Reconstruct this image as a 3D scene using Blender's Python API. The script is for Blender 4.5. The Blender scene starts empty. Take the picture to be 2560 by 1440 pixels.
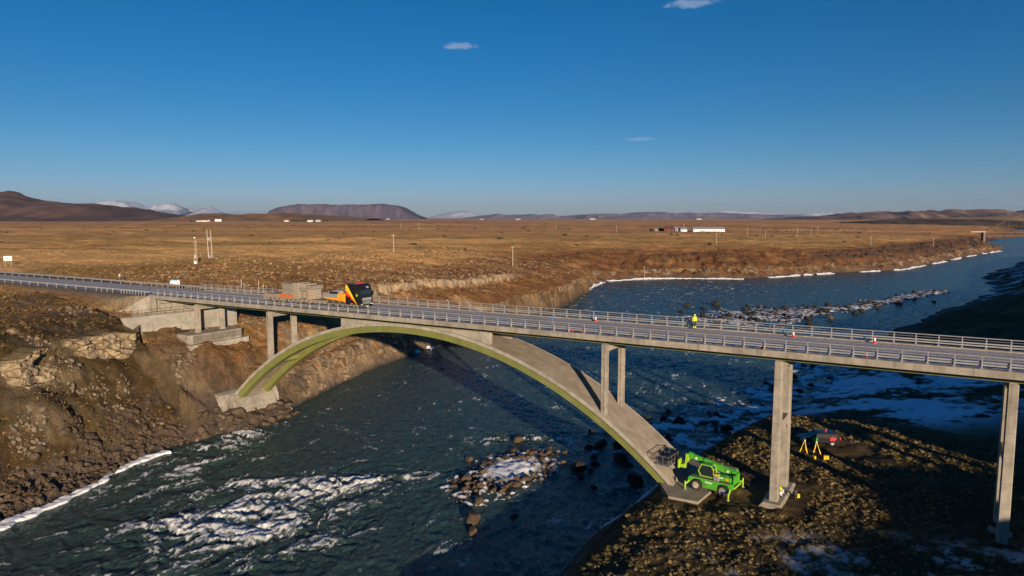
import bpy, bmesh, math, random
import numpy as np
from mathutils import Vector, Matrix

R_ = math.radians
sc = bpy.context.scene
COL = sc.collection
rng = random.Random(7)

# ------------------------------------------------------------------ camera, sky, sun, exposure
CZ = 35.0                                   # height of the drone above the river
PITCH = math.atan(175.5 / 1730.0)
cd = bpy.data.cameras.new('camera'); cam = bpy.data.objects.new('camera', cd); COL.objects.link(cam)
cam.location = (0, 0, CZ); cam.rotation_euler = (math.pi / 2 - PITCH, 0, 0)
cd.sensor_width = 36.0; cd.lens = 36.0 * 1730.0 / 2560.0
cd.clip_start = 0.5; cd.clip_end = 90000.0
sc.camera = cam

SUN_EL, SUN_AZ = 10.0, 162.5                # degrees, azimuth clockwise from +Y
w = bpy.data.worlds.new('World'); sc.world = w; w.use_nodes = True
wn = w.node_tree; wn.nodes.clear()
wo = wn.nodes.new('ShaderNodeOutputWorld'); wb = wn.nodes.new('ShaderNodeBackground')
sky = wn.nodes.new('ShaderNodeTexSky'); sky.sky_type = 'NISHITA'; sky.sun_disc = False
sky.sun_elevation = R_(SUN_EL); sky.sun_rotation = R_(SUN_AZ)
sky.altitude = 50; sky.air_density = 1.0; sky.dust_density = 0.1; sky.ozone_density = 3.0
wb.inputs['Strength'].default_value = 0.085
hs = wn.nodes.new('ShaderNodeHueSaturation'); hs.inputs['Saturation'].default_value = 1.3
wn.links.new(sky.outputs['Color'], hs.inputs['Color'])
# cold clear air: tint of the sky by elevation
stc = wn.nodes.new('ShaderNodeTexCoord'); sxyz = wn.nodes.new('ShaderNodeSeparateXYZ'); wn.links.new(stc.outputs['Generated'], sxyz.inputs[0])
srp = wn.nodes.new('ShaderNodeValToRGB'); wn.links.new(sxyz.outputs['Z'], srp.inputs['Fac'])
els = srp.color_ramp.elements; els[0].position = 0.0; els[0].color = (.44, .53, 1.12, 1); els[1].position = 1.0; els[1].color = (.16, .55, .76, 1)
for p_, c_ in ((.03, (.45, .57, 1.12, 1)), (.075, (.34, .53, .86, 1)), (.14, (.25, .52, .76, 1)), (.285, (.11, .54, .72, 1))):
    e_ = els.new(p_); e_.color = c_
smx = wn.nodes.new('ShaderNodeMixRGB'); smx.blend_type = 'MULTIPLY'; smx.inputs['Fac'].default_value = 1.0
wn.links.new(hs.outputs['Color'], smx.inputs['Color1']); wn.links.new(srp.outputs['Color'], smx.inputs['Color2'])
sky_out = smx.outputs['Color']
def small_cloud(az, el, wa, we, seed, col, amt):
    # a small cloud far away in the sky, given by its compass direction and height
    global sky_out
    N = wn.nodes; L = wn.links; a, e = R_(az), R_(el)
    d = Vector((math.sin(a) * math.cos(e), math.cos(a) * math.cos(e), math.sin(e))); tv = Vector((math.cos(a), -math.sin(a), 0)); bv = tv.cross(d)
    def dot(v, k):
        n = N.new('ShaderNodeVectorMath'); n.operation = 'DOT_PRODUCT'; n.inputs[1].default_value = v * k; L.new(stc.outputs['Generated'], n.inputs[0]); return n.outputs['Value']
    def op(o, x, y):
        n = N.new('ShaderNodeMath'); n.operation = o
        for i, q in enumerate((x, y)):
            if isinstance(q, (int, float)): n.inputs[i].default_value = q
            else: L.new(q, n.inputs[i])
        return n.outputs[0]
    u = dot(tv, 1 / R_(wa)); v = dot(bv, 1 / R_(we)); front = op('GREATER_THAN', dot(d, 1), 0.5)
    nz = N.new('ShaderNodeTexNoise'); nz.inputs['Scale'].default_value = 1.0; nz.inputs['Detail'].default_value = 6; nz.inputs['Roughness'].default_value = .6
    cx = N.new('ShaderNodeCombineXYZ'); L.new(op('MULTIPLY', u, 3.0), cx.inputs[0]); L.new(op('MULTIPLY', v, 1.1), cx.inputs[1]); cx.inputs[2].default_value = seed; L.new(cx.outputs[0], nz.inputs['Vector'])
    r2 = op('ADD', op('MULTIPLY', u, u), op('MULTIPLY', v, v))
    f = op('SUBTRACT', op('ADD', -0.15, op('MULTIPLY', nz.outputs['Fac'], 2.2)), r2)
    mr = N.new('ShaderNodeMapRange'); mr.interpolation_type = 'SMOOTHSTEP'; mr.inputs['From Min'].default_value = .15; mr.inputs['From Max'].default_value = 1.1; mr.inputs['To Max'].default_value = amt; L.new(f, mr.inputs['Value'])
    mx = N.new('ShaderNodeMixRGB'); L.new(op('MULTIPLY', mr.outputs[0], front), mx.inputs['Fac']); L.new(sky_out, mx.inputs['Color1']); mx.inputs['Color2'].default_value = col + (1,); sky_out = mx.outputs['Color']
small_cloud(-4.2, 13.45, 1.75, .36, 3.0, (3.6, 4.2, 5.6), .5)
small_cloud(10.35, 6.25, 1.6, .20, 8.0, (3.4, 4.2, 5.4), .38)
small_cloud(14.0, 16.15, 2.6, .5, 5.0, (3.4, 4.2, 5.8), .5)
small_cloud(34.0, 1.25, .9, .12, 1.0, (1.2, 1.6, 2.2), .45)
wn.links.new(sky_out, wb.inputs['Color']); wn.links.new(wb.outputs[0], wo.inputs[0])

sl_ = bpy.data.lights.new('sun', 'SUN'); sun = bpy.data.objects.new('sun', sl_); COL.objects.link(sun)
sl_.energy = 5.0; sl_.angle = R_(0.5); sl_.color = (1.0, 0.80, 0.57)
_a = R_(SUN_AZ); _e = R_(SUN_EL)
TOSUN = Vector((math.sin(_a) * math.cos(_e), math.cos(_a) * math.cos(_e), math.sin(_e)))
sun.rotation_euler = TOSUN.to_track_quat('Z', 'Y').to_euler(); sun.location = (60, -60, 90)

vs = sc.view_settings
vs.view_transform = 'Standard'; vs.look = 'None'; vs.gamma = 1.0; vs.exposure = 0.45
vs.use_curve_mapping = False

# ------------------------------------------------------------------ the bridge line: s along, t across (away), h above the rail base
PH = 0.564789; OX, OY = -39.836, 109.37; Z0, SLP = 21.2355, 0.008931
DX, DY = math.cos(PH), -math.sin(PH); NX, NY = math.sin(PH), math.cos(PH)
def BW(s, t, h): return (OX + DX * s + NX * t, OY + DY * s + NY * t, Z0 + SLP * s + h)
def BZ(s, t, z): return (OX + DX * s + NX * t, OY + DY * s + NY * t, z)

# ------------------------------------------------------------------ noise (numpy)
def _h(ix, iy, seed):
    n = (ix.astype(np.int64) * 374761393 + iy.astype(np.int64) * 668265263 + seed * 974711) & 0x7fffffff
    n = ((n ^ (n >> 13)) * 1274126177) & 0x7fffffff
    return ((n ^ (n >> 16)) & 0xffff) / 65535.0
def vnoise(x, y, seed=0):
    x = np.asarray(x, float); y = np.asarray(y, float)
    ix = np.floor(x); iy = np.floor(y); fx = x - ix; fy = y - iy
    ux = fx * fx * fx * (fx * (fx * 6 - 15) + 10); uy = fy * fy * fy * (fy * (fy * 6 - 15) + 10)
    def g(dx, dy):
        a = _h(ix + dx, iy + dy, seed) * 6.28318
        return np.cos(a) * (fx - dx) + np.sin(a) * (fy - dy)
    a = g(0, 0); b = g(1, 0); c = g(0, 1); d = g(1, 1)
    return 1.45 * (a + (b - a) * ux + (c - a) * uy + (a - b - c + d) * ux * uy)
def fbm(x, y, o=4, seed=0, gain=0.5):
    r = 0; amp = 1.0; f = 1.0
    for i in range(o):
        r = r + amp * vnoise(x * f + 17.3 * i, y * f - 9.1 * i, seed + i); amp *= gain; f *= 2.03
    return r
def worley(x, y, seed=0):
    x = np.asarray(x, float); y = np.asarray(y, float)
    ix = np.floor(x); iy = np.floor(y); f1 = np.full(x.shape, 9.0); f2 = f1.copy(); cid = np.zeros(x.shape)
    for dx in (-1, 0, 1):
        for dy in (-1, 0, 1):
            jx = ix + dx; jy = iy + dy
            d = np.hypot(jx + _h(jx, jy, seed) - x, jy + _h(jx, jy, seed + 5) - y)
            c = _h(jx, jy, seed + 9); n = d < f1
            f2 = np.where(n, f1, np.minimum(f2, d)); cid = np.where(n, c, cid); f1 = np.where(n, d, f1)
    return f1, f2, cid
def sstep(a, b, x):
    t = np.clip((x - a) / (b - a), 0, 1); return t * t * (3 - 2 * t)

# ------------------------------------------------------------------ terrain
LP = np.array([(-90,-200),(-62,50),(-59.2,76.9),(-56.6,81.4),(-55.1,87.7),(-54.7,96.7),(-52.6,102.7),(-48.6,107.6),(-46.4,113.3),(-42.4,119.4),(-39.7,129.3),(-36.4,143.7),(-31.3,161.6),(-23.4,181.5),(-16.8,191.6),(-2.6,225.1),(7.3,250.8),(18.9,270.2),(29.8,301.6),(37.7,341.1),(44.1,361.7),(53.3,382.4),(73.3,395),(97.5,400.2),(132.9,395),(162.2,411),(209.8,441),(261,465),(320,526),(392,605),(455,672),(514,729),(560,786),(652,940),(688,1008),(790,1125),(960,1284),(1800,2500),(5600,9000)], float)
RP = np.array([(-75,-120),(-40,-10),(-12,38),(4.7,64.8),(8.8,73.3),(11.2,77.4),(15.3,82.5),(18.9,87.7),(28.8,100.9),(37.4,110.7),(49.3,122.4),(62.3,135.3),(74.8,155.1),(82.9,166),(117,211),(139,236),(170,268),(199,294),(225,318),(247,355),(276,403),(329,465),(407,550),(520,640),(715,850),(1035,1250),(1900,2450),(5800,9000)], float)
P1 = [(0,0),(8.5,1.6),(11,3.1),(16,7.2),(19,9.3),(24.5,11.6),(26,16.4),(35,18.6),(46,20.3),(90,20.6)]
P2 = [(0,0),(3.7,1.8),(6.2,4),(8.7,6.4),(10.7,9),(13.7,12.3),(15.7,14),(16.6,16.3),(25,18),(42,20.3),(90,20.6)]
P3 = [(0,0),(1.5,1.6),(3,3.6),(6,7.6),(10,11),(13,12.8),(17,13.8),(18.2,15.6),(24,16.8),(34,19),(45,20.2),(90,20.6)]
P4 = [(0,0),(1.2,2.5),(3.0,6.5),(8.4,11.2),(13.4,13.8),(17.7,14.9),(29,17),(47,19.4),(60,20.4),(90,20.6)]
P5 = [(0,0),(0.8,4),(2,7.5),(8,9.5),(18,12.3),(40,15.6),(60,18),(90,20),(140,20.4)]
P6 = [(0,0),(3,1),(12,6),(28,12),(50,15.5),(80,17.2),(150,18.3),(400,19)]
P7 = [(0,0),(4,3),(15,8),(30,11),(60,13),(150,15.5),(400,18)]
P8 = [(0,0),(10,2),(30,5),(80,9),(200,13),(500,18)]
LST = [(0,P1),(4,P1),(5.2,P2),(6.6,P2),(7.3,P3),(9,P3),(10,P4),(14,P4),(15.5,P5),(18.5,P5),(21,P6),(25,P6),(27,P7),(31,P7),(32.5,P8),(38,P8)]
Q1 = [(0,0),(3,2.4),(5,4.0),(8,4.7),(17,5.2),(30,5.6),(45,6.2),(58,8),(70,13),(82,20),(110,21)]
Q2 = [(0,0),(3,2.4),(5,4.2),(8,4.8),(17,5.2),(30,5.6),(45,6.4),(70,7.5),(92,12),(112,19.5),(140,21)]
Q3 = [(0,0),(4,0.7),(9,2.0),(20,3.0),(32,4.0),(45,8),(65,17),(75,20),(110,21)]
Q4 = [(0,0),(6,1.5),(20,5),(50,13),(80,20),(120,22)]
RST = [(0,Q1),(1.2,Q1),(2.0,Q2),(8.7,Q2),(10.0,Q3),(13,Q3),(14.3,Q4),(27,Q4)]
DG = np.concatenate([np.arange(0, 30, 0.25), np.arange(30, 120, 1.0), np.arange(120, 520, 10.0)])

def near_poly(P, X, Y):
    best = np.full(X.shape, 1e18); u = np.zeros(X.shape); sg = np.zeros(X.shape)
    for i in range(len(P) - 1):
        ax, ay = P[i]; bx, by = P[i + 1]; ex, ey = bx - ax, by - ay; L2 = ex * ex + ey * ey
        k = np.clip(((X - ax) * ex + (Y - ay) * ey) / L2, 0, 1)
        dx = X - ax - k * ex; dy = Y - ay - k * ey; d2 = dx * dx + dy * dy
        m = d2 < best
        cr = ex * (Y - ay) - ey * (X - ax)
        best = np.where(m, d2, best); u = np.where(m, i + k, u); sg = np.where(m, cr, sg)
    return np.sqrt(best), u, sg
def prof(ST, u, d):
    T = np.stack([np.interp(DG, [p[0] for p in pr], [p[1] for p in pr]) for _, pr in ST])
    us = np.array([a for a, _ in ST])
    k = np.clip(np.searchsorted(us, u, side='right') - 1, 0, len(us) - 2)
    f = sstep(0, 1, np.clip((u - us[k]) / (us[k + 1] - us[k]), 0, 1))
    di = np.interp(d, DG, np.arange(len(DG))); i0 = np.clip(di.astype(int), 0, len(DG) - 2); fd = di - i0
    def g(kk): return T[kk, i0] * (1 - fd) + T[kk, i0 + 1] * fd
    return g(k) * (1 - f) + g(k + 1) * f
BAR = np.array([(70,235),(100,255),(133,268),(165,295),(203,329)], float)

def terrain(X, Y, full=False):
    X = np.asarray(X, float); Y = np.asarray(Y, float)
    wob = fbm(X / 9.0, Y / 9.0, 4, 31)
    far = np.hypot(X, Y); wv = sstep(140, 300, far)
    w1 = fbm(X / 22, Y / 22, 3, 33); w2 = fbm(X / 22, Y / 22, 3, 37)
    dL, uL, sL = near_poly(LP, X + 2.2 * wv * w1, Y + 2.2 * wv * w2); dR, uR, sR = near_poly(RP, X + 5.5 * wv * w1, Y + 5.5 * wv * w2)
    landL = sL > 0; landR = sR < 0
    wl = np.clip(dL * 0.25, 0.15, 2.2) * (1 + np.clip((far - 250) / 250, 0, 2))
    dl = np.maximum(dL + wob * wl, 0.0)
    dr = np.maximum(dR + wob * np.clip(dR * 0.25, 0.3, 3.0), 0.0)
    s = (X - OX) * DX + (Y - OY) * DY; t = (X - OX) * NX + (Y - OY) * NY
    zl = prof(LST, uL, np.minimum(dl, 515)); zr = prof(RST, uR, np.minimum(dr, 515))
    # knoll that shades the right terrace
    zk = 20.8 * sstep(1.25, 1.0, (((X - 90.5) / 28) ** 4 + ((Y + 26) / 28) ** 4) ** .25 + wob * .03)
    zk = np.maximum(zk, 20.6 * sstep(36, 27, np.hypot(X - 70, Y + 40) + wob))
    zr = np.maximum(zr, zk)
    # river bed, ice shelf along the right bank, island, gravel bar
    bed = -np.minimum(0.35 + 0.25 * np.minimum(dL, dR), 2.0)
    n1 = fbm(X / 3.6, Y / 3.6, 4, 77); n2 = fbm(X / 1.1, Y / 1.1, 3, 78)
    shelf = sstep(6.8, 8.2, uR) * sstep(14.5, 12.5, uR) * sstep(34, 12, dR + 5 * n1)
    bed = bed * (1 - shelf) + shelf * (0.02 + 0.30 * n1 + 0.08 * n2)
    ip = (X + 1) * NX + (Y - 92) * NY; iq = (X + 1) * DX + (Y - 92) * DY
    r2 = ((ip - 1) / 11.5) ** 2 + (iq / 5.4) ** 2
    isl = np.clip(1.0 - r2 + 0.5 * n1, -1, 1)
    bed = np.maximum(bed, np.where(isl > -0.2, 0.42 * isl + 0.16 * n2 - 0.06, -3))
    dB, uB, _ = near_poly(BAR, X, Y)
    bar = 1 - dB / (5.5 + 6.5 * sstep(2.0, .9, uB) + 3.5 * vnoise(uB * 2.3, uB * 0 + 3.3, 4)) + 0.8 * fbm(X / 9, Y / 6, 3, 79)
    bed = np.maximum(bed, np.where(bar > -0.3, 0.5 * np.clip(bar, -1, 0.9) - 0.05, -3))
    river = ~(landL | landR)
    z = np.where(river, bed, np.where(landL, zl, zr))
    d = np.where(landL, dl, dr)
    # undulation of the open ground
    und = 0.9 * fbm(X / 70.0, Y / 70.0, 3, 5) * sstep(30, 90, d) + 5.0 * vnoise(X / 1500.0, Y / 1100.0, 9) * sstep(700, 2500, far)
    hum = 0.22 * fbm(X / 2.6, Y / 2.6, 3, 12) * sstep(2, 8, d)
    z = z + np.where(river, 0, und + hum)
    # swells of the heath behind the bridge
    z = z + np.where(landL, 1.3 * fbm(X / 38.0, Y / 24.0, 3, 51) * sstep(150, 210, Y) * sstep(15, 40, d), 0)
    # broken rock on the steep left bank
    f1, f2, cid = worley(X / 2.3, Y / 2.3, 3); g1, g2, gid = worley(X / 0.9 + 0.3 * n1, Y / 0.9, 8)
    rocky = np.where(landL, sstep(0.2, 2.0, d) * sstep(30, 14, d) * sstep(420, 300, Y), 0)
    nearL = sstep(7.6, 6.6, uL)
    rocky = rocky * (1 - nearL * (.45 - .45 * sstep(21.5, 23.5, d) * sstep(30, 28, d) - .2 * sstep(10, 4, d)))
    rough = 0.8 * (cid - 0.5) * sstep(0.02, 0.22, f2 - f1) + 0.28 * (gid - 0.5) * sstep(0.02, 0.3, g2 - g1)
    z = z + rocky * rough * (0.35 + 0.65 * sstep(-0.3, 0.5, fbm(X / 12, Y / 12, 2, 61)))
    farrock = np.where(landL, sstep(300, 420, Y) * sstep(0.5, 4, d) * sstep(48, 25, d), 0)
    z = z + farrock * (1.3 * fbm(X / 7, Y / 7, 3, 66))
    # second small crag on the hillside beyond the bridge
    lip = np.where(landL, sstep(11.5, 13, uL) * sstep(17.5, 16, uL), 0)
    z = z + lip * 1.8 * (sstep(15.0, 16.2, d + 2.5 * n1) - sstep(16.2, 30, d))
    # road embankments (left approach, right approach)
    roadz = Z0 + SLP * s - 0.16
    lat = np.maximum(np.abs(t - 5.45) - 6.3, 0)
    emb = roadz - 0.05 - lat / 1.7
    endL = sstep(-30.6, -31.6, s + np.where(t < 0, -t * 1.5, 0)); endR = sstep(139, 141, s)
    ze = np.where((endL > 0.5) | (endR > 0.5), emb, -50)
    wgt = np.where((s < -30) | (s > 138), sstep(11, 6.8, np.abs(t - 5.45)), 0) * np.maximum(endL, endR)
    z = np.maximum(z, ze) * (1 - wgt) + (roadz - 0.05) * wgt
    # clear ground under the deck, in front of the abutment and around the retaining wall
    inx = (t > -4.6) & (t < 14) & (s > -31.4) & (s < -28.9)
    z = np.where(inx, np.minimum(z, 17.9), z)
    inx = (t > -9) & (t < 14) & (s >= -28.9) & (s < -26.6)
    z = np.where(inx, np.minimum(np.maximum(z, 17.0), 17.3), z)
    inx = (t > -9) & (t < 13) & (s >= -26.6) & (s < -25.6)
    z = np.where(inx, 17.2 - 1.5 * (s + 26.6), z)
    inx = (t > -9) & (t < 13) & (s >= -25.6) & (s < -19)
    z = np.where(inx, np.minimum(z, 15.7 + 0.35 * n1 - 0.3 * (s + 25.3)), z)
    inx = (t > 0.5) & (t < 10.5) & (s >= -23) & (s < -19.2)
    z = np.where(inx, np.minimum(z, 13.4), z)
    inx = (t > -1.5) & (t < 10.6) & (s >= -14) & (s < -8.9)
    z = np.where(inx, np.minimum(z, 4.6 - 0.95 * (s + 8.9)), z)
    z = np.maximum(z, np.where((s > -11) & (s < -3), 2.5 * sstep(-4.2, -9.0, s + .10 * np.maximum(t - 3, 0)) * sstep(-5, -1, t) * sstep(13, 9, t) + .4 * n1 - .3, -5))
    inx = (t > -2) & (t < 12.5) & (s > 66.0) & (s < 72.5)
    z = np.where(inx, np.minimum(z, 4.75), z)
    inx = (t > -1) & (t < 11) & (s > 74) & (s < 82)
    z = np.where(inx, np.clip(z, 4.8, 5.3), z)
    if not full: return z
    return z, dict(dL=dL, dR=dR, uL=uL, uR=uR, landL=landL, landR=landR, river=river, d=d, s=s, t=t, n1=n1, n2=n2, cid=cid, gid=gid,
                   far=far, isl=isl, bar=bar, shelf=shelf, rocky=rocky, lat=lat, lip=lip, ip=ip, iq=iq, cr=(f2 - f1), farrock=farrock, wgt=wgt)
def gz(x, y): return float(terrain(np.array([x]), np.array([y]))[0])

# ------------------------------------------------------------------ helpers: tags, meshes
def tag(o, label=None, cat=None, group=None, kind=None):
    if label: o['label'] = label
    if cat: o['category'] = cat
    if group: o['group'] = group
    if kind: o['kind'] = kind
    return o
def empty(name, loc, rot=(0, 0, 0), label=None, cat=None, group=None):
    o = bpy.data.objects.new(name, None); COL.objects.link(o)
    o.empty_display_size = 0.5; o.location = loc; o.rotation_euler = rot
    return tag(o, label, cat, group)
def mesh_np(name, V, Fq, mat, parent=None, smooth=True, colors=None, cname='Col'):
    me = bpy.data.meshes.new(name)
    V = np.asarray(V, np.float32); Fq = np.asarray(Fq, np.int32); k = Fq.shape[1]
    me.vertices.add(len(V)); me.vertices.foreach_set('co', V.ravel())
    me.loops.add(Fq.size); me.loops.foreach_set('vertex_index', Fq.ravel())
    me.polygons.add(len(Fq)); me.polygons.foreach_set('loop_start', np.arange(len(Fq), dtype=np.int32) * k)
    me.polygons.foreach_set('use_smooth', np.full(len(Fq), smooth))
    if colors is not None:
        a = me.color_attributes.new(cname, 'FLOAT_COLOR', 'POINT')
        a.data.foreach_set('color', np.asarray(colors, np.float32).ravel())
    me.update(calc_edges=True)
    me.materials.append(mat)
    o = bpy.data.objects.new(name, me); COL.objects.link(o); o.parent = parent
    return o
class MB:
    def __init__(s): s.v = []; s.f = []
    def hexa(s, p):                     # 4 bottom then 4 top, same winding (ccw from above)
        b = len(s.v); s.v += [tuple(q) for q in p]
        s.f += [tuple(b + i for i in f) for f in ((3, 2, 1, 0), (4, 5, 6, 7), (0, 1, 5, 4), (1, 2, 6, 5), (2, 3, 7, 6), (3, 0, 4, 7))]; return s
    def box(s, x0, x1, y0, y1, z0, z1, M=None):
        p = [(x0, y0, z0), (x1, y0, z0), (x1, y1, z0), (x0, y1, z0), (x0, y0, z1), (x1, y0, z1), (x1, y1, z1), (x0, y1, z1)]
        if M is not None: p = [M(*q) if callable(M) else tuple(M @ Vector(q)) for q in p]
        return s.hexa(p)
    def prism(s, poly, a, b, M):        # poly in (u,v), extruded from a to b; M(w,u,v)
        n = len(poly); k = len(s.v)
        s.v += [tuple(M(a, *p)) for p in poly] + [tuple(M(b, *p)) for p in poly]
        s.f += [tuple(range(k + n - 1, k - 1, -1)), tuple(range(k + n, k + 2 * n))]
        s.f += [(k + i, k + (i + 1) % n, k + n + (i + 1) % n, k + n + i) for i in range(n)]; return s
    def loft(s, rings, closed=True, caps=True):
        n = len(rings[0]); k = len(s.v)
        for r in rings: s.v += [tuple(p) for p in r]
        for j in range(len(rings) - 1):
            for i in range(n if closed else n - 1):
                s.f.append((k + j * n + i, k + j * n + (i + 1) % n, k + (j + 1) * n + (i + 1) % n, k + (j + 1) * n + i))
        if caps and closed:
            s.f.append(tuple(k + i for i in range(n - 1, -1, -1))); s.f.append(tuple(k + (len(rings) - 1) * n + i for i in range(n)))
        return s
    def tube(s, pts, r, n=6, caps=True):
        pts = [Vector(p) for p in pts]; rings = []
        for i, p in enumerate(pts):
            d = (pts[min(i + 1, len(pts) - 1)] - pts[max(i - 1, 0)]).normalized()
            a = d.cross(Vector((0, 0, 1)) if abs(d.z) < 0.95 else Vector((1, 0, 0))).normalized(); b = d.cross(a)
            rr = r[i] if isinstance(r, (list, tuple)) else r
            rings.append([p + a * (rr * math.cos(2 * math.pi * k / n)) - b * (rr * math.sin(2 * math.pi * k / n)) for k in range(n)])
        return s.loft(rings, True, caps)
    def cyl(s, p0, p1, r0, r1=None, n=12): return s.tube([p0, p1], [r0, r0 if r1 is None else r1], n)
    def lathe(s, prof_, c, n=16, axis='z', caps=True):
        rings = []
        for r, z in prof_:
            ring = []
            for k in range(n):
                a = 2 * math.pi * k / n; x, y = r * math.cos(a), r * math.sin(a)
                ring.append((c[0] + x, c[1] + y, c[2] + z) if axis == 'z' else ((c[0] + x, c[1] + z, c[2] - y) if axis == 'y' else (c[0] + z, c[1] + x, c[2] + y)))
            rings.append(ring)
        return s.loft(rings, True, caps)
    def ball(s, c, r, n=10, m=6, sq=(1, 1, 1)):
        rings = []
        for j in range(1, m):
            a = math.pi * j / m - math.pi / 2
            rings.append([(c[0] + sq[0] * r * math.cos(a) * math.cos(2 * math.pi * k / n), c[1] + sq[1] * r * math.cos(a) * math.sin(2 * math.pi * k / n), c[2] + sq[2] * r * math.sin(a)) for k in range(n)])
        return s.loft(rings)
    def poly(s, pts):
        k = len(s.v); s.v += [tuple(p) for p in pts]; s.f.append(tuple(range(k, k + len(pts)))); return s
    def build(s, name, mat, parent=None, smooth=False, world=False, bevel=0):
        me = bpy.data.meshes.new(name)
        v = s.v
        if world and parent is not None:
            r = parent
            ox = Vector((0, 0, 0))
            while r is not None: ox += r.location; r = r.parent
            v = [tuple(Vector(p) - ox) for p in v]
        me.from_pydata(v, [], s.f); me.update()
        bm = bmesh.new(); bm.from_mesh(me); bmesh.ops.recalc_face_normals(bm, faces=bm.faces)
        if bevel: bmesh.ops.bevel(bm, geom=list(bm.edges), offset=bevel, segments=2, affect='EDGES', profile=0.5, clamp_overlap=True)
        bm.to_mesh(me); bm.free()
        if smooth: me.polygons.foreach_set('use_smooth', [True] * len(me.polygons))
        me.materials.append(mat)
        o = bpy.data.objects.new(name, me); COL.objects.link(o); o.parent = parent
        return o
def copy_tree(o, parent=None):
    c = o.copy(); COL.objects.link(c); c.parent = parent
    for ch in list(o.children): copy_tree(ch, c)
    return c

# ------------------------------------------------------------------ materials
def nt(name):
    m = bpy.data.materials.new(name); m.use_nodes = True; t = m.node_tree
    return m, t, t.nodes['Principled BSDF']
def simple(name, c, rough=0.6, metal=0.0, var=0.25, scale=3.0, bump=0.0, stain=None, spec=0.5):
    m, t, b = nt(name); N = t.nodes; L = t.links
    b.inputs['Roughness'].default_value = rough; b.inputs['Metallic'].default_value = metal
    b.inputs['Specular IOR Level'].default_value = spec
    tc = N.new('ShaderNodeTexCoord'); nz = N.new('ShaderNodeTexNoise'); nz.inputs['Scale'].default_value = scale; nz.inputs['Detail'].default_value = 6
    L.new(tc.outputs['Object'], nz.inputs['Vector'])
    rp = N.new('ShaderNodeValToRGB'); rp.color_ramp.elements[0].position = 0.3; rp.color_ramp.elements[1].position = 0.72
    rp.color_ramp.elements[0].color = tuple(x * (1 - var) for x in c) + (1,); rp.color_ramp.elements[1].color = tuple(min(1, x * (1 + var)) for x in c) + (1,)
    L.new(nz.outputs['Fac'], rp.inputs['Fac']); out = rp.outputs['Color']
    if stain:
        mp = N.new('ShaderNodeMapping'); mp.inputs['Scale'].default_value = stain[1]
        n2 = N.new('ShaderNodeTexNoise'); n2.inputs['Scale'].default_value = 1.0; n2.inputs['Detail'].default_value = 5
        L.new(tc.outputs['Object'], mp.inputs['Vector']); L.new(mp.outputs[0], n2.inputs['Vector'])
        r2 = N.new('ShaderNodeValToRGB'); r2.color_ramp.elements[0].position = 0.5; r2.color_ramp.elements[1].position = 0.75
        r2.color_ramp.elements[0].color = (0, 0, 0, 1); r2.color_ramp.elements[1].color = (stain[2],) * 3 + (1,)
        L.new(n2.outputs['Fac'], r2.inputs['Fac'])
        mx = N.new('ShaderNodeMixRGB'); mx.inputs['Color2'].default_value = stain[0] + (1,)
        L.new(r2.outputs['Color'], mx.inputs['Fac']); L.new(out, mx.inputs['Color1']); out = mx.outputs['Color']
    L.new(out, b.inputs['Base Color'])
    if bump:
        bp = N.new('ShaderNodeBump'); bp.inputs['Strength'].default_value = bump; bp.inputs['Distance'].default_value = 0.1
        L.new(nz.outputs['Fac'], bp.inputs['Height']); L.new(bp.outputs[0], b.inputs['Normal'])
    return m
def add_joints(m, dz, dl, amt):
    # pour joints: faint darker lines every dz metres of height and every dl metres along the bridge
    t = m.node_tree; N = t.nodes; L = t.links; b = N['Principled BSDF']; src = b.inputs['Base Color'].links[0].from_socket
    tc = N.new('ShaderNodeTexCoord'); fac = None
    for v, d, w_ in (((0, 0, 1 / dz), dz, .05), ((DX / dl, DY / dl, 0), dl, .06)):
        n = N.new('ShaderNodeVectorMath'); n.operation = 'DOT_PRODUCT'; n.inputs[1].default_value = v; L.new(tc.outputs['Object'], n.inputs[0])
        fr = N.new('ShaderNodeMath'); fr.operation = 'FRACT'; L.new(n.outputs['Value'], fr.inputs[0])
        lt = N.new('ShaderNodeMath'); lt.operation = 'LESS_THAN'; L.new(fr.outputs[0], lt.inputs[0]); lt.inputs[1].default_value = w_ / d
        if fac is None: fac = lt.outputs[0]
        else:
            mxx = N.new('ShaderNodeMath'); mxx.operation = 'MAXIMUM'; L.new(fac, mxx.inputs[0]); L.new(lt.outputs[0], mxx.inputs[1]); fac = mxx.outputs[0]
    sc_ = N.new('ShaderNodeMath'); sc_.operation = 'MULTIPLY'; L.new(fac, sc_.inputs[0]); sc_.inputs[1].default_value = amt
    # broad patchiness of the castings
    nz = N.new('ShaderNodeTexNoise'); nz.inputs['Scale'].default_value = .35; nz.inputs['Detail'].default_value = 4; L.new(tc.outputs['Object'], nz.inputs['Vector'])
    mr = N.new('ShaderNodeMapRange'); mr.inputs['From Min'].default_value = .3; mr.inputs['From Max'].default_value = .7; mr.inputs['To Min'].default_value = .8; mr.inputs['To Max'].default_value = 1.18; L.new(nz.outputs['Fac'], mr.inputs['Value'])
    ml = N.new('ShaderNodeVectorMath'); ml.operation = 'SCALE'; L.new(src, ml.inputs[0]); L.new(mr.outputs[0], ml.inputs['Scale'])
    mx = N.new('ShaderNodeMixRGB'); L.new(sc_.outputs[0], mx.inputs['Fac']); L.new(ml.outputs[0], mx.inputs['Color1']); mx.inputs['Color2'].default_value = (.07, .06, .05, 1)
    L.new(mx.outputs[0], b.inputs['Base Color']); return m
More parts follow.
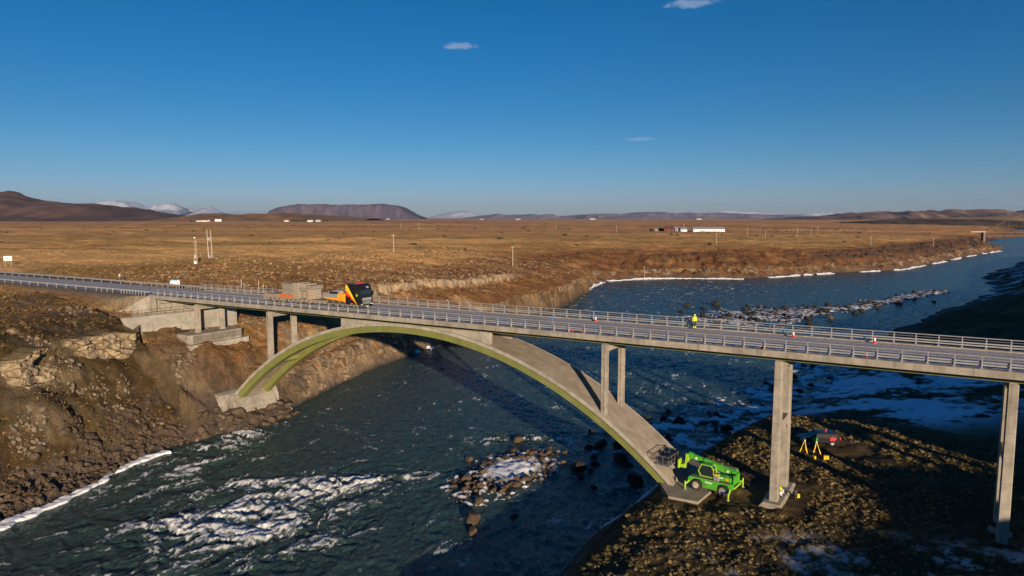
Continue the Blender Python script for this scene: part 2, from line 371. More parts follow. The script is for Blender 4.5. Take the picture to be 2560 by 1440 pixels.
def attr_mat(name, rough=0.95, bump=0.6, dist=0.35, scales=(0.9, 5.0), var=0.32, snow=False, spec=0.15):
    m, t, b = nt(name); N = t.nodes; L = t.links
    b.inputs['Roughness'].default_value = rough; b.inputs['Specular IOR Level'].default_value = spec
    at = N.new('ShaderNodeAttribute'); at.attribute_name = 'Col'
    tc = N.new('ShaderNodeTexCoord')
    n1 = N.new('ShaderNodeTexNoise'); n1.inputs['Scale'].default_value = scales[0]; n1.inputs['Detail'].default_value = 8; n1.inputs['Roughness'].default_value = 0.7
    n2 = N.new('ShaderNodeTexNoise'); n2.inputs['Scale'].default_value = scales[1]; n2.inputs['Detail'].default_value = 4
    L.new(tc.outputs['Object'], n1.inputs['Vector']); L.new(tc.outputs['Object'], n2.inputs['Vector'])
    mr = N.new('ShaderNodeMapRange'); mr.inputs['From Min'].default_value = 0.32; mr.inputs['From Max'].default_value = 0.68
    mr.inputs['To Min'].default_value = 1 - var; mr.inputs['To Max'].default_value = 1 + var
    L.new(n1.outputs['Fac'], mr.inputs['Value'])
    mx = N.new('ShaderNodeVectorMath'); mx.operation = 'SCALE'
    L.new(at.outputs['Color'], mx.inputs[0]); L.new(mr.outputs[0], mx.inputs['Scale'])
    mixs = N.new('ShaderNodeMixRGB'); L.new(at.outputs['Alpha'], mixs.inputs['Fac'])   # alpha 1 = snow: keep its plain colour
    L.new(mx.outputs[0], mixs.inputs['Color1']); L.new(at.outputs['Color'], mixs.inputs['Color2'])
    L.new(mixs.outputs[0], b.inputs['Base Color'])
    ad = N.new('ShaderNodeMath'); ad.operation = 'MULTIPLY_ADD'; ad.inputs[1].default_value = 0.35
    L.new(n2.outputs['Fac'], ad.inputs[0]); L.new(n1.outputs['Fac'], ad.inputs[2])
    bp = N.new('ShaderNodeBump'); bp.inputs['Distance'].default_value = dist
    st = N.new('ShaderNodeMapRange'); st.inputs['To Min'].default_value = bump; st.inputs['To Max'].default_value = 0.15
    L.new(at.outputs['Alpha'], st.inputs['Value']); L.new(st.outputs[0], bp.inputs['Strength'])
    L.new(ad.outputs[0], bp.inputs['Height']); L.new(bp.outputs[0], b.inputs['Normal'])
    return m
M = {}
M['ground'] = attr_mat('ground_cover', bump=0.9, dist=0.5)
M['concrete'] = simple('concrete', (0.30, 0.268, 0.225), 0.85, 0, 0.16, 1.4, 0.15, ((0.16, 0.135, 0.105), (2.2, 2.2, 0.18), 0.55), 0.3)
M['concrete_light'] = simple('pale_concrete', (0.34, 0.315, 0.275), 0.85, 0, 0.14, 1.2, 0.15, ((0.21, 0.175, 0.13), (1.2, 1.2, 0.3), 0.6), 0.3)
add_joints(M['concrete'], 2.3, 6.0, .55); add_joints(M['concrete_light'], 2.0, 4.5, .4)
M['archtop'] = simple('weathered_slab', (0.29, 0.245, 0.195), 0.9, 0, 0.2, 0.8, 0.15, ((0.18, 0.14, 0.10), (0.5, 0.5, 0.5), 0.6), 0.3)
M['green'] = simple('green_steel', (0.175, 0.185, 0.055), 0.5, 0, 0.12, 0.6, 0, ((0.23, 0.24, 0.11), (0.7, 0.7, 0.25), 0.5), 0.3)
M['shade_green'] = simple('shade_toned_girder_steel', (0.10, 0.115, 0.05), 0.6, 0, 0.15)  # the green steel again, with the deck overhang's shade put into its colour
M['asphalt'] = simple('asphalt', (0.43, 0.395, 0.38), 0.8, 0, 0.2, 4.0, 0.8, ((0.27, 0.25, 0.24), (0.25, 0.25, 0.25), 0.6), 0.3)
M['wheelpath'] = simple('worn_asphalt', (0.50, 0.46, 0.44), 0.75, 0, 0.15, 3.0, 0.5)
M['galv'] = simple('galvanised_steel', (0.36, 0.36, 0.36), 0.45, 0.3, 0.12, 2.0)
M['black'] = simple('black_paint', (0.012, 0.012, 0.014), 0.25, 0, 0.1)
M['rubber'] = simple('rubber', (0.03, 0.028, 0.026), 0.8, 0, 0.2)
M['glass'] = simple('dark_glass', (0.02, 0.03, 0.035), 0.08, 0, 0.1, spec=0.9)
M['carglass'] = simple('car_window_glass', (0.015, 0.018, 0.022), 0.55, 0, 0.1, spec=0.25)
M['steelgrey'] = simple('grey_steel', (0.3, 0.3, 0.31), 0.5, 0.2, 0.15)
M['chassis'] = simple('dusty_chassis', (0.16, 0.125, 0.095), 0.8, 0, 0.25)
M['orange'] = simple('orange_paint', (0.8, 0.33, 0.02), 0.45, 0, 0.08)
M['rust'] = simple('orange_red_steel', (0.55, 0.14, 0.03), 0.6, 0, 0.15)
M['red'] = simple('red_paint', (0.75, 0.03, 0.02), 0.45, 0, 0.08)
M['yellow'] = simple('yellow_paint', (0.85, 0.58, 0.02), 0.45, 0, 0.08)
M['white'] = simple('white_paint', (0.8, 0.79, 0.76), 0.5, 0, 0.05)
M['hivis'] = simple('high_visibility_fabric', (0.52, 0.60, 0.02), 0.8, 0, 0.15, 6.0)
M['darkcloth'] = simple('dark_fabric', (0.035, 0.035, 0.04), 0.9, 0, 0.2)
M['whitecloth'] = simple('white_fabric', (0.72, 0.72, 0.76), 0.9, 0, 0.1)
M['skin'] = simple('skin', (0.5, 0.3, 0.22), 0.6, 0, 0.05)
M['lime'] = simple('lime_paint', (0.075, 0.40, 0.025), 0.45, 0, 0.15, 2.0, 0, ((0.10, 0.11, 0.04), (1.1, 1.1, 1.6), 0.75))
M['yellowgreen'] = simple('yellow_green_paint', (0.32, 0.55, 0.03), 0.4, 0, 0.1)
M['block'] = simple('cast_concrete_block', (0.24, 0.21, 0.175), 0.9, 0, 0.25, 2.5, 0.2, ((0.14, 0.12, 0.10), (1.2, 1.2, 0.4), 0.6), 0.3)
M['block2'] = simple('sandy_concrete_slab', (0.33, 0.27, 0.20), 0.9, 0, 0.15, 2.5, 0.2)
M['dustybed'] = simple('dusty_trailer_deck', (0.27, 0.215, 0.16), 0.85, 0, 0.2)
M['wood'] = simple('pale_weathered_wood', (0.42, 0.36, 0.29), 0.85, 0, 0.2)
M['blue'] = simple('blue_paint', (0.03, 0.22, 0.6), 0.5, 0, 0.05)
M['signblue'] = simple('light_blue_paint', (0.05, 0.32, 0.55), 0.5, 0, 0.05)
M['darkred'] = simple('dark_red_cladding', (0.13, 0.035, 0.025), 0.7)
M['farwhite'] = simple('far_white_wall', (0.5, 0.49, 0.48), 0.7)
M['roofred'] = simple('red_roof', (0.27, 0.06, 0.03), 0.6, 0, 0.15)
M['roofgrey'] = simple('grey_roof', (0.22, 0.22, 0.26), 0.6, 0, 0.15)
M['reddecal'] = simple('red_decal', (0.95, 0.02, 0.06), 0.4, 0, 0.05)
M['greendecal'] = simple('green_decal', (0.06, 0.6, 0.08), 0.4, 0, 0.3, 30)
M['foliage'] = simple('dark_foliage', (0.035, 0.04, 0.018), 0.9, 0, 0.4, 2)
M['bark'] = simple('bark', (0.08, 0.06, 0.04), 0.9)
M['rustbridge'] = simple('rust_brown_steel', (0.16, 0.09, 0.06), 0.7)
def rock_mat(name, c):
    m = simple(name, c, 0.9, 0, 0.45, 1.3, 0.6, ((c[0] * 0.45, c[1] * 0.42, c[2] * 0.4), (0.8, 0.8, 0.8), 0.7), 0.2); return m
M['rock'] = rock_mat('basalt_rock', (0.092, 0.066, 0.046))
M['rockdark'] = rock_mat('wet_dark_rock', (0.03, 0.025, 0.021))
M['stone'] = rock_mat('pale_stone', (0.19, 0.15, 0.11))
M['snow'] = simple('ice_and_snow', (0.80, 0.81, 0.84), 0.6, 0, 0.06, 1.5, 0.3)

# ------------------------------------------------------------------ build: ground sheet (denser towards the river, reaching the horizon)
def lerp(a, b, f): return a + (b - a) * np.asarray(f)[..., None]
def C(*c): return np.array(c, float)
def build_ground():
    ang = np.concatenate([np.arange(-180, -43, 3.0), np.arange(-43, 43, 0.11), np.arange(43, 180, 3.0)])
    rad = [2.0]
    while rad[-1] < 45000:
        r = rad[-1]
        rad.append(r * (1.12 if r < 40 else 1.02 if r < 50 else 1.0042 if r < 620 else 1.009 if r < 2600 else 1.03))
    rad = np.array(rad); na, nr = len(ang), len(rad)
    A, RR = np.meshgrid(np.radians(ang), rad)
    X = RR * np.sin(A); Y = RR * np.cos(A)
    Z, a = terrain(X, Y, True)
    # surface steepness
    P = np.stack([X, Y, Z], -1)
    du = np.roll(P, -1, 1) - np.roll(P, 1, 1); dv = np.gradient(P, axis=0)
    n = np.cross(du, dv); n /= np.linalg.norm(n, axis=-1, keepdims=True) + 1e-9
    nz = np.abs(n[..., 2])
    s, t, d, far, uL, uR = a['s'], a['t'], a['d'], a['far'], a['uL'], a['uR']
    straw, ochre, rust = C(.62,.36,.14), C(.50,.265,.095), C(.33,.15,.06)
    olive, heath, grey = C(.31,.195,.065), C(.13,.08,.036), C(.44,.33,.22)
    gravel, rock, cliff = C(.165,.125,.10), C(.20,.14,.085), C(.40,.30,.18)
    snow, wet, rdark = C(.80,.82,.86), C(.03,.025,.022), C(.06,.042,.02)
    b1 = fbm(X / 110, Y / 42, 4, 21); b2 = fbm(X / 26, Y / 13, 4, 22); b3 = fbm(X / 6, Y / 4, 4, 23); b4 = fbm(X / 1.3, Y / 1.3, 3, 24)
    b5 = fbm(X / 420, Y / 150, 3, 25)
    # open plain: olive heath, ochre grass, straw bands, dark tufts
    c = lerp(np.broadcast_to(olive * 1.15, X.shape + (3,)), ochre, sstep(-.35, .45, b1 + .4 * b2))
    c = lerp(c, rust * 1.2, .7 * sstep(.1, .7, b2 - .3 * b1))
    c = lerp(c, heath, .75 * sstep(.25, .75, b3 + .5 * b2) * sstep(900, 300, far))
    c = lerp(c, straw, .85 * sstep(.12, .5, b5 + .35 * b1 + .15 * b2))
    for pl, wd in (([(-150,190),(-120,230),(-70,262),(20,300),(60,335)], 6), ([(-220,240),(-140,262),(-95,285),(-30,330),(10,380)], 7), ([(-48,236),(-35,275),(-20,330),(40,420)], 5), ([(-330,330),(-260,420)], 12), ([(160,560),(420,700),(700,900)], 10)):
        dd, uu, _ = near_poly(np.array(pl, float), X, Y)
        c = lerp(c, straw, .85 * sstep(wd * 1.4, wd * .4, dd + 3 * b2 + 2 * b3))
    # farther out: fields in flat strips
    strips = vnoise(X / 900, Y / 130, 41) + .4 * vnoise(X / 300, Y / 60, 42)
    ffld = lerp(np.broadcast_to(C(.50,.25,.10), X.shape + (3,)), straw * .95, sstep(.1, .5, strips))
    ffld = lerp(ffld, C(.32,.16,.075), .8 * sstep(-.05, -.5, strips))
    c = lerp(c, ffld, sstep(450, 1100, Y))
    # river banks on the far (left) side
    bank = a['landL'] * sstep(75, 35, d + 14 * b1)
    cb = lerp(np.broadcast_to(rust * .9, X.shape + (3,)), ochre * .9, sstep(-.1, .55, b2 + .3 * b3)); cb = lerp(cb, cb * C(.80,.92,.98), sstep(9.5, 8.5, uL))
    cb = lerp(cb, olive * .8, .6 * sstep(.0, .6, b3 - .2 * b2))
    speck = sstep(.05, .5, b4 + .25 * b3)
    hill = sstep(9.6, 11, uL) * sstep(20.5, 18, uL)
    cb = lerp(cb, grey, .62 * speck * hill * sstep(12, 30, d) * sstep(-.4, .3, b2 + .1))
    cb = lerp(cb, lerp(np.broadcast_to(gravel * .75, X.shape + (3,)), grey * .7, speck), a['farrock'] * sstep(-.2, .3, b3 + .5 * b2) * sstep(25.5, 27, uL))
    cb = lerp(cb, heath * .9, .7 * a['farrock'] * sstep(.05, .5, b3) * sstep(27, 25, uL))
    cb = lerp(cb, gravel, .75 * sstep(8.6, 7.6, uL) * sstep(6.4, 7.4, uL) * sstep(20, 10, d + 5 * b2))
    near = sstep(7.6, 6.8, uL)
    cb = lerp(cb, gravel * 1.1, .6 * near * sstep(16, 4, d) * sstep(-.3, .4, b3))
    cb = lerp(cb, heath * 1.2, .6 * near * sstep(28, 34, d) * sstep(0, .5, b2))
    cb = lerp(cb, gravel * .8, .7 * near * sstep(30, 33, d) * sstep(50, 38, d) * sstep(0.0, .5, b1 + .4 * b3))
    cb = lerp(cb, olive * .55, .55 * near * sstep(-.35, .4, b2 - .4 * b3) * sstep(4, 10, d))
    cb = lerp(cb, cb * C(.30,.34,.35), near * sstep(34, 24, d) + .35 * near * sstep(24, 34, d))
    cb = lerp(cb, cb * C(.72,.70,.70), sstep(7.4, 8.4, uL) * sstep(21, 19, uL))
    cb = lerp(cb, gravel * .62, .5 * near * sstep(-.2, .4, b3 + .6 * b1) * sstep(4, 8, d))
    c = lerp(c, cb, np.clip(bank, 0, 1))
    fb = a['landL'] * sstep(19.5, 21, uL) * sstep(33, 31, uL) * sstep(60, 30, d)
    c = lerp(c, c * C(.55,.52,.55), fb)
    c = lerp(c, gravel * .5, a['river'] * 1.0)
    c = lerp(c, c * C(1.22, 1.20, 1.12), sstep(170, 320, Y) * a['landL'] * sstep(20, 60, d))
    # bare rock where it is steep
    steep = sstep(.80, .58, nz + .12 * b4 + .16 * sstep(7.4, 6.6, uL) * sstep(24.5, 21, d) * sstep(4, 9, d)) * a['landL'] * sstep(480, 380, Y)
    cr = lerp(np.broadcast_to(rock, X.shape + (3,)), cliff, .7 * sstep(-.2, .5, b2) )
    cr = lerp(cr, C(.26,.16,.07), .5 * sstep(.1, .5, b3))
    cr = cr * (.65 + .7 * a['cid'])[..., None]
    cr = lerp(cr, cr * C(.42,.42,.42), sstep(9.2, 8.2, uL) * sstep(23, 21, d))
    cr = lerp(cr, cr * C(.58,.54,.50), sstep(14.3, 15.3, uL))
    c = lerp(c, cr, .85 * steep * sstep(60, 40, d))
    band = near * sstep(22.0, 23.2, d) * sstep(28.5, 27, d) * sstep(.93, .8, nz)
    c = lerp(c, cliff * 1.15 * (.7 + .6 * a['gid'])[..., None], .92 * band)
    c = lerp(c, heath * .5, .75 * band * sstep(.13, .03, a['cr']))
    c = lerp(c, grey * 1.05, .8 * a['lip'] * sstep(14.2, 15.2, d + 2.5 * a['n1']) * sstep(18.5, 17, d + 2.5 * a['n1']))
    crack = sstep(.10, .02, a['cr']) * steep
    c = lerp(c, heath * .6, .7 * crack)
    # right side: dark heath, tussock ground
    c = np.where(a['landR'][..., None], lerp(lerp(np.broadcast_to(rdark, X.shape + (3,)), C(.11,.075,.028), sstep(-.2, .5, b3)), C(.22,.15,.06), .5 * sstep(.2, .7, b2 + .5 * b4)), c)
    far_r = a['landR'] & (Y > 900)
    c = np.where(far_r[..., None], ffld, c)
    # stony shore, wet at the waterline
    stony = sstep(2.6, .8, Z) * (~a['river'])
    c = lerp(c, gravel * .85, .7 * stony)
    c = lerp(c, wet, .9 * sstep(.45, .1, Z + .2 * b4))
    c = lerp(c, gravel * .6, .9 * sstep(-13, -11.5, s) * sstep(-1, -3, s) * sstep(-6, -3, t) * sstep(15, 12, t))
    # gravel road shoulder
    c = lerp(c, C(.19,.16,.13), .85 * a['wgt'])
    # ice and snow: sheets between the stones of the island and bar, shelf ice and drifts on the shaded bank
    n1, n2 = a['n1'], a['n2']
    rv = a['river']
    sn = rv * (a['shelf'] > .15) * sstep(-.03, .06, Z) * sstep(-.5, -.15, b3 + .4 * n2)
    core = sstep(6.2, 3.2, np.hypot((a['ip'] - 2.0) * 1.0, a['iq'] * 1.4) + .8 * n2)
    sn = np.maximum(sn, rv * core * (a['isl'] > 0))
    sn = np.maximum(sn, rv * (a['isl'] > -.15) * sstep(.2, .45, n2 + .25 * n1))
    sn = np.maximum(sn, rv * (a['bar'] > -.1) * sstep(-.15, .2, n2 + .5 * b3))
    lr = a['landR']
    sn = np.maximum(sn, lr * sstep(9.4, 10.2, uR) * sstep(13.6, 12.6, uR) * sstep(40, 24, d + 5 * b2) * sstep(-.42, .05, b2 + .6 * b3 + .35 * b4))
    sn = np.maximum(sn, lr * sstep(15, 18, uR) * sstep(26, 8, d) * .9 * sstep(.2, .45, fbm(X / 16, Y / 5, 3, 91)))
    corner = sstep(64, 57, Y + .18 * (X - 30) + 2.5 * b2) * sstep(14, 24, X)
    sn = np.maximum(sn, lr * corner * .55 * sstep(-.1, .5, b3 + .6 * b4 + .4 * b2))
    sn = np.maximum(sn, lr * sstep(2.5, 1.0, d + .5 * b3) * sstep(8, 6, uR) * sstep(.1, .4, b2 + .5 * b3) * .9)
    sn = np.clip(sn, 0, 1)
    c = lerp(c, snow, sn)
    Z = Z + np.where(rv, .10 * sn, .06 * sn)
    col = np.concatenate([c, sn[..., None]], -1).reshape(-1, 4)
    V = np.stack([X, Y, Z], -1).reshape(-1, 3)
    i = np.arange(nr - 1)[:, None] * na; j = np.arange(na)[None, :]; j2 = (j + 1) % na
    F = np.stack([(i + j), (i + na + j), (i + na + j2), (i + j2)], -1).reshape(-1, 4)[:, ::-1]
    # drop river bed that can never be seen (deep water) only in the sense of leaving it under the sheet: keep all
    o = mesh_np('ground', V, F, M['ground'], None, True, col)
    tag(o, 'brown heath and grass plain with rocky river banks', 'ground', None, 'structure')
build_ground()

# ------------------------------------------------------------------ water
def water_mat():
    m, t, b = nt('river_water'); N = t.nodes; L = t.links
    at = N.new('ShaderNodeAttribute'); at.attribute_name = 'Foam'
    tc = N.new('ShaderNodeTexCoord')
    mp = N.new('ShaderNodeMapping'); mp.inputs['Rotation'].default_value = (0, 0, R_(32)); mp.inputs['Scale'].default_value = (1.0, 0.42, 1.0)
    L.new(tc.outputs['Object'], mp.inputs['Vector'])
    n1 = N.new('ShaderNodeTexNoise'); n1.inputs['Scale'].default_value = 2.4; n1.inputs['Detail'].default_value = 7; n1.inputs['Roughness'].default_value = 0.62; n1.inputs['Distortion'].default_value = 0.6
    L.new(mp.outputs[0], n1.inputs['Vector'])
    n2 = N.new('ShaderNodeTexNoise'); n2.inputs['Scale'].default_value = 0.9; n2.inputs['Detail'].default_value = 7; n2.inputs['Roughness'].default_value = 0.65
    L.new(mp.outputs[0], n2.inputs['Vector'])
    # foam = attribute broken up by fine noise
    sub = N.new('ShaderNodeMath'); sub.operation = 'MULTIPLY_ADD'; sub.inputs[1].default_value = 0.8; sub.inputs[2].default_value = -0.40
    L.new(n1.outputs['Fac'], sub.inputs[0])
    add = N.new('ShaderNodeMath'); add.operation = 'ADD'; L.new(at.outputs['Fac'], add.inputs[0]); L.new(sub.outputs[0], add.inputs[1])
    fr = N.new('ShaderNodeMapRange'); fr.inputs['From Min'].default_value = 0.42; fr.inputs['From Max'].default_value = 0.86; L.new(add.outputs[0], fr.inputs['Value'])
    body = N.new('ShaderNodeValToRGB'); body.color_ramp.elements[0].position = 0.35; body.color_ramp.elements[1].position = 0.7
    body.color_ramp.elements[0].color = (0.026, 0.055, 0.053, 1); body.color_ramp.elements[1].color = (0.054, 0.104, 0.094, 1)
    L.new(n2.outputs['Fac'], body.inputs['Fac'])
    mx = N.new('ShaderNodeMixRGB'); mx.inputs['Color2'].default_value = (0.86, 0.86, 0.84, 1)
    aer = N.new('ShaderNodeMapRange'); aer.inputs['From Min'].default_value = 0.12; aer.inputs['From Max'].default_value = 0.65; aer.inputs['To Max'].default_value = 0.8; L.new(add.outputs[0], aer.inputs['Value'])
    mb = N.new('ShaderNodeMixRGB'); mb.inputs['Color2'].default_value = (0.085, 0.125, 0.105, 1); L.new(aer.outputs[0], mb.inputs['Fac']); L.new(body.outputs['Color'], mb.inputs['Color1'])
    L.new(fr.outputs[0], mx.inputs['Fac']); L.new(mb.outputs[0], mx.inputs['Color1']); L.new(mx.outputs[0], b.inputs['Base Color'])
    rr = N.new('ShaderNodeMapRange'); rr.inputs['To Min'].default_value = 0.2; rr.inputs['To Max'].default_value = 0.75
    L.new(fr.outputs[0], rr.inputs['Value']); L.new(rr.outputs[0], b.inputs['Roughness'])
    b.inputs['IOR'].default_value = 1.33; b.inputs['Specular Tint'].default_value = (.55, .80, 1.0, 1); b.inputs['Specular IOR Level'].default_value = 0.5
    ad = N.new('ShaderNodeMath'); ad.operation = 'MULTIPLY_ADD'; ad.inputs[1].default_value = 0.45
    L.new(n1.outputs['Fac'], ad.inputs[0]); L.new(n2.outputs['Fac'], ad.inputs[2])
    bp = N.new('ShaderNodeBump'); bp.inputs['Strength'].default_value = 1.0; bp.inputs['Distance'].default_value = 0.75
    L.new(ad.outputs[0], bp.inputs['Height']); L.new(bp.outputs[0], b.inputs['Normal'])
    return m
def foam_field(X, Y):
    p0 = X * NX + Y * NY; q0 = X * DX + Y * DY
    p1 = .74 * X + .67 * Y; q1 = .67 * X - .74 * Y                     # along / across the current below the bridge
    k = sstep(130, 100, Y); p = p0 + (p1 - p0) * k; q = q0 + (q1 - q0) * k
    w1 = fbm(p / 7, q / 5, 3, 320); w2 = fbm(p / 7, q / 5, 3, 321); pw = p + 2.2 * w1; qw = q + 1.3 * w2
    def ell(cx, cy, a, b, amp, ang=0):
        co, si = math.cos(ang), math.sin(ang); ux = (X - cx) * co + (Y - cy) * si; uy = -(X - cx) * si + (Y - cy) * co
        return amp * np.exp(-((ux / a) ** 2 + (uy / b) ** 2))
    zone = ell(-31, 81, 15, 8, .42, .7) + ell(-45, 95, 7, 12, .24, -.2) + ell(-28, 69, 14, 6, .26, .6) + ell(-23.5, 87.5, 4.2, 2.4, .75, .5) + ell(-33.5, 88, 3.5, 1.8, .5, .6) + ell(-36, 78, 5, 2.6, .5, .6) \
        + ell(-43, 108, 4, 7, .34, -.3) + ell(1, 107, 9, 2.2, .36, .2) + ell(-14, 91, 6, 1.3, .42, .3) + ell(-28, 75, 5, 2, .4, .5) + ell(16, 82, 6, 8, .16) \
        + ell(60, 300, 45, 60, .12) + ell(110, 350, 60, 40, .16) + ell(26, 290, 8, 30, .16) + ell(500, 650, 80, 60, .3) + ell(30, 170, 25, 60, .12) + ell(95, 218, 25, 8, .2) + ell(560, 730, 60, 60, .3) + ell(45, 225, 30, 30, .1)
    big = fbm(pw / 7.5, qw / 3.4, 4, 301, .55)
    fine = 1 - np.abs(fbm(pw / 1.5, qw / .95, 4, 302, .6))
    F = 1.55 * zone + .5 * big
    ridge = (1 - np.abs(fbm(pw / 3.6, qw / 4.6, 3, 313))) ** 2 - .5
    body = sstep(.30, .85, F) * (.12 + .95 * np.clip(fine, 0, 1) ** 2.2) * (.35 + .65 * sstep(-.3, .3, ridge)) * 1.15
    lace = sstep(.80, .97, 1 - np.abs(fbm(pw / 4.2, qw / 1.5, 4, 303))) * sstep(-.05, .5, F) * .75
    caps = sstep(.42, .75, vnoise(pw / 2.4, qw / .85, 305)) * sstep(.05, .5, vnoise(p / 12, q / 8, 306) + .4 * vnoise(p / 4, q / 3, 307)) * .62 * (1 - .62 * sstep(110, 260, np.hypot(X, Y))) * sstep(700, 300, np.hypot(X, Y))
    foam = np.maximum(np.maximum(body, lace), caps) + .16 * sstep(-.3, .6, F) * (1 - .8 * sstep(120, 300, np.hypot(X, Y)))
    return foam, zone, pw, qw, big, ridge
def build_water():
    ang = np.concatenate([np.arange(-58, -41, 1.0), np.arange(-41, 41, 0.10), np.arange(41, 60, 1.0)])
    rad = [22.0]
    while rad[-1] < 9000:
        r = rad[-1]; rad.append(r * (1.02 if r < 55 else 1.0038 if r < 520 else 1.008 if r < 1500 else 1.05))
    rad = np.array(rad); na, nr = len(ang), len(rad)
    A, RR = np.meshgrid(np.radians(ang), rad); X = RR * np.sin(A); Y = RR * np.cos(A)
    p = X * NX + Y * NY; q = X * DX + Y * DY
    foam, zone, pw, qw, big, ridge = foam_field(X, Y)
    amp = .13 + .95 * np.clip(zone, 0, .8)
    chop = (1 - np.abs(fbm(p / 2.3, q / 1.7, 3, 315))) ** 2 - .5
    Z = amp * (ridge + .35 * big) + (.07 + .12 * np.clip(zone, 0, .6)) * chop + .04 * fbm(p / 1.1, q / .8, 2, 314)
    Z = Z * sstep(1200, 300, RR)
    foam = foam + .35 * np.clip(zone, 0, .6) * sstep(.15, .5, ridge)
    foam = np.clip(foam, 0, 1.3) * sstep(1500, 600, RR)
    keep = terrain(X, Y) < 0.75
    V = np.stack([X, Y, Z], -1).reshape(-1, 3)
    i = np.arange(nr - 1)[:, None] * na; j = np.arange(na - 1)[None, :]
    F = np.stack([(i + j), (i + j + 1), (i + na + j + 1), (i + na + j)], -1).reshape(-1, 4)
    k = keep.ravel(); F = F[k[F].any(1)]
    used = np.zeros(len(V), bool); used[F.ravel()] = True; idx = np.cumsum(used) - 1
    col = np.repeat(foam.reshape(-1, 1), 4, 1)
    o = mesh_np('river_water', V[used], idx[F], water_mat(), None, True, col[used], 'Foam')
    tag(o, 'dark green river with white rapids', 'river', None, 'structure')
build_water()

# ------------------------------------------------------------------ mountains and hills on the horizon
def zpx(py, Yd): return CZ + Yd * math.tan(math.atan((720 - py) / 1730.0) - PITCH)
def mountain(name, label, prof_px, Yd, depth, base, c1, c2, csnow=None, snow_from=None, seed=1, rough=.06, flat=.25):
    xs = np.array([a for a, _ in prof_px], float); hs_ = np.array([zpx(b, Yd) for _, b in prof_px])
    nx, ny = 260, 46
    px = np.linspace(xs[0], xs[-1], nx); H = np.interp(px, xs, hs_)
    ds = Yd / math.cos(PITCH); W = (px - 1280) / 1730.0 * ds
    v = np.linspace(-1, 1, ny)
    XX, VV = np.meshgrid(W, v); HH = np.broadcast_to(H, XX.shape) - base
    sh = 1 - sstep(flat, 1.0, np.abs(VV))
    YY = Yd + VV * depth
    sc_ = depth / 3.0
    nse = fbm(XX / sc_, YY / sc_, 6, seed); rid = 1 - np.abs(fbm(XX / (sc_ * .7), YY / (sc_ * 1.6), 5, seed + 3))
    ZZ = base + HH * np.clip(sh * (1 + rough * nse * 1.5) - rough * 3.0 * (1 - rid) * sh * (1 - sh) * 4, -.2, 1.2) - 8 * (np.abs(VV) > .97)
    c = lerp(np.broadcast_to(C(*c1), XX.shape + (3,)), C(*c2), sstep(-.4, .5, nse + .5 * fbm(XX / sc_ * 3, YY / sc_ * 3, 3, seed + 7)))
    al = np.zeros(XX.shape)
    if csnow:
        hrel = (ZZ - base) / max(1.0, H.max() - base)
        m = sstep(snow_from, snow_from + .2, hrel + .35 * (rid - .6) + .1 * nse)
        c = lerp(c, C(*csnow), m); al = m
    V = np.stack([XX, YY, ZZ], -1).reshape(-1, 3)
    i = np.arange(ny - 1)[:, None] * nx; j = np.arange(nx - 1)[None, :]
    F = np.stack([i + j, i + j + 1, i + nx + j + 1, i + nx + j], -1).reshape(-1, 4)
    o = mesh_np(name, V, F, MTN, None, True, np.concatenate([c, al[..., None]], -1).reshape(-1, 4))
    tag(o, label, 'hill' if 'hill' in name else 'mountain', None, 'structure')
MTN = attr_mat('mountain_ground', 0.95, 0.5, 12.0, (0.006, 0.02), 0.3)
mountain('hills', 'long dark brown ridge on the left horizon', [(-420,455),(-200,470),(0,482),(15,482),(32,491),(60,494),(80,498),(104,498),(120,504),(150,505),(185,508),(208,512),(260,514),(325,518),(345,525),(390,533),(440,541),(480,546)], 4200, 900, 15, (.085,.05,.04), (.14,.08,.06), seed=11, rough=.10, flat=.1)
mountain('hills', 'low grassy rise behind the farms', [(430,547),(500,538),(520,535),(560,534),(610,536),(640,535),(700,533),(735,533),(790,537),(850,541),(940,546)], 3900, 500, 15, (.20,.11,.05), (.28,.155,.07), seed=12, rough=.05, flat=.05)
mountain('mountain', 'flat topped table mountain', [(690,545),(705,527),(722,520),(750,515),(770,511),(790,513),(820,512),(870,514),(885,512),(925,514),(960,511),(990,514),(1007,517),(1022,526),(1040,537),(1062,545)], 9500, 520, 10, (.06,.05,.075), (.095,.075,.10), seed=13, rough=.03, flat=.72)
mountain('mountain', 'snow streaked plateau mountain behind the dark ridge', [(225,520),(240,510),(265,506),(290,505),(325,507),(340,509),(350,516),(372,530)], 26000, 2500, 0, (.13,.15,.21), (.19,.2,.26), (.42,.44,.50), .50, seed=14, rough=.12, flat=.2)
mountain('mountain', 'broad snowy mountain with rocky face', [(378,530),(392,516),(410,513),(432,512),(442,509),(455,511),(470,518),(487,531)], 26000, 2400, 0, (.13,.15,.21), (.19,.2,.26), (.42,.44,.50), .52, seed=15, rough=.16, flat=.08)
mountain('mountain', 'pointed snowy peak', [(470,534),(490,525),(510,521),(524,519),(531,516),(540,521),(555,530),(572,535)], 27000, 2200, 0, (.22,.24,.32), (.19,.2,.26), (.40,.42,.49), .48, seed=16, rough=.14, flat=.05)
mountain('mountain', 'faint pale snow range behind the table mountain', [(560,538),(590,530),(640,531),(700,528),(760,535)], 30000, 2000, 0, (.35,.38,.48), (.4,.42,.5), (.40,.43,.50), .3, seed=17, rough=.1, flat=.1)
mountain('mountain', 'faint white snow dome in the distance', [(1080,543),(1105,535),(1130,530),(1155,527),(1175,528),(1190,534),(1215,541)], 30000, 2200, 0, (.42,.46,.56), (.5,.5,.56), (.42,.45,.53), .2, seed=18, rough=.06, flat=.1)
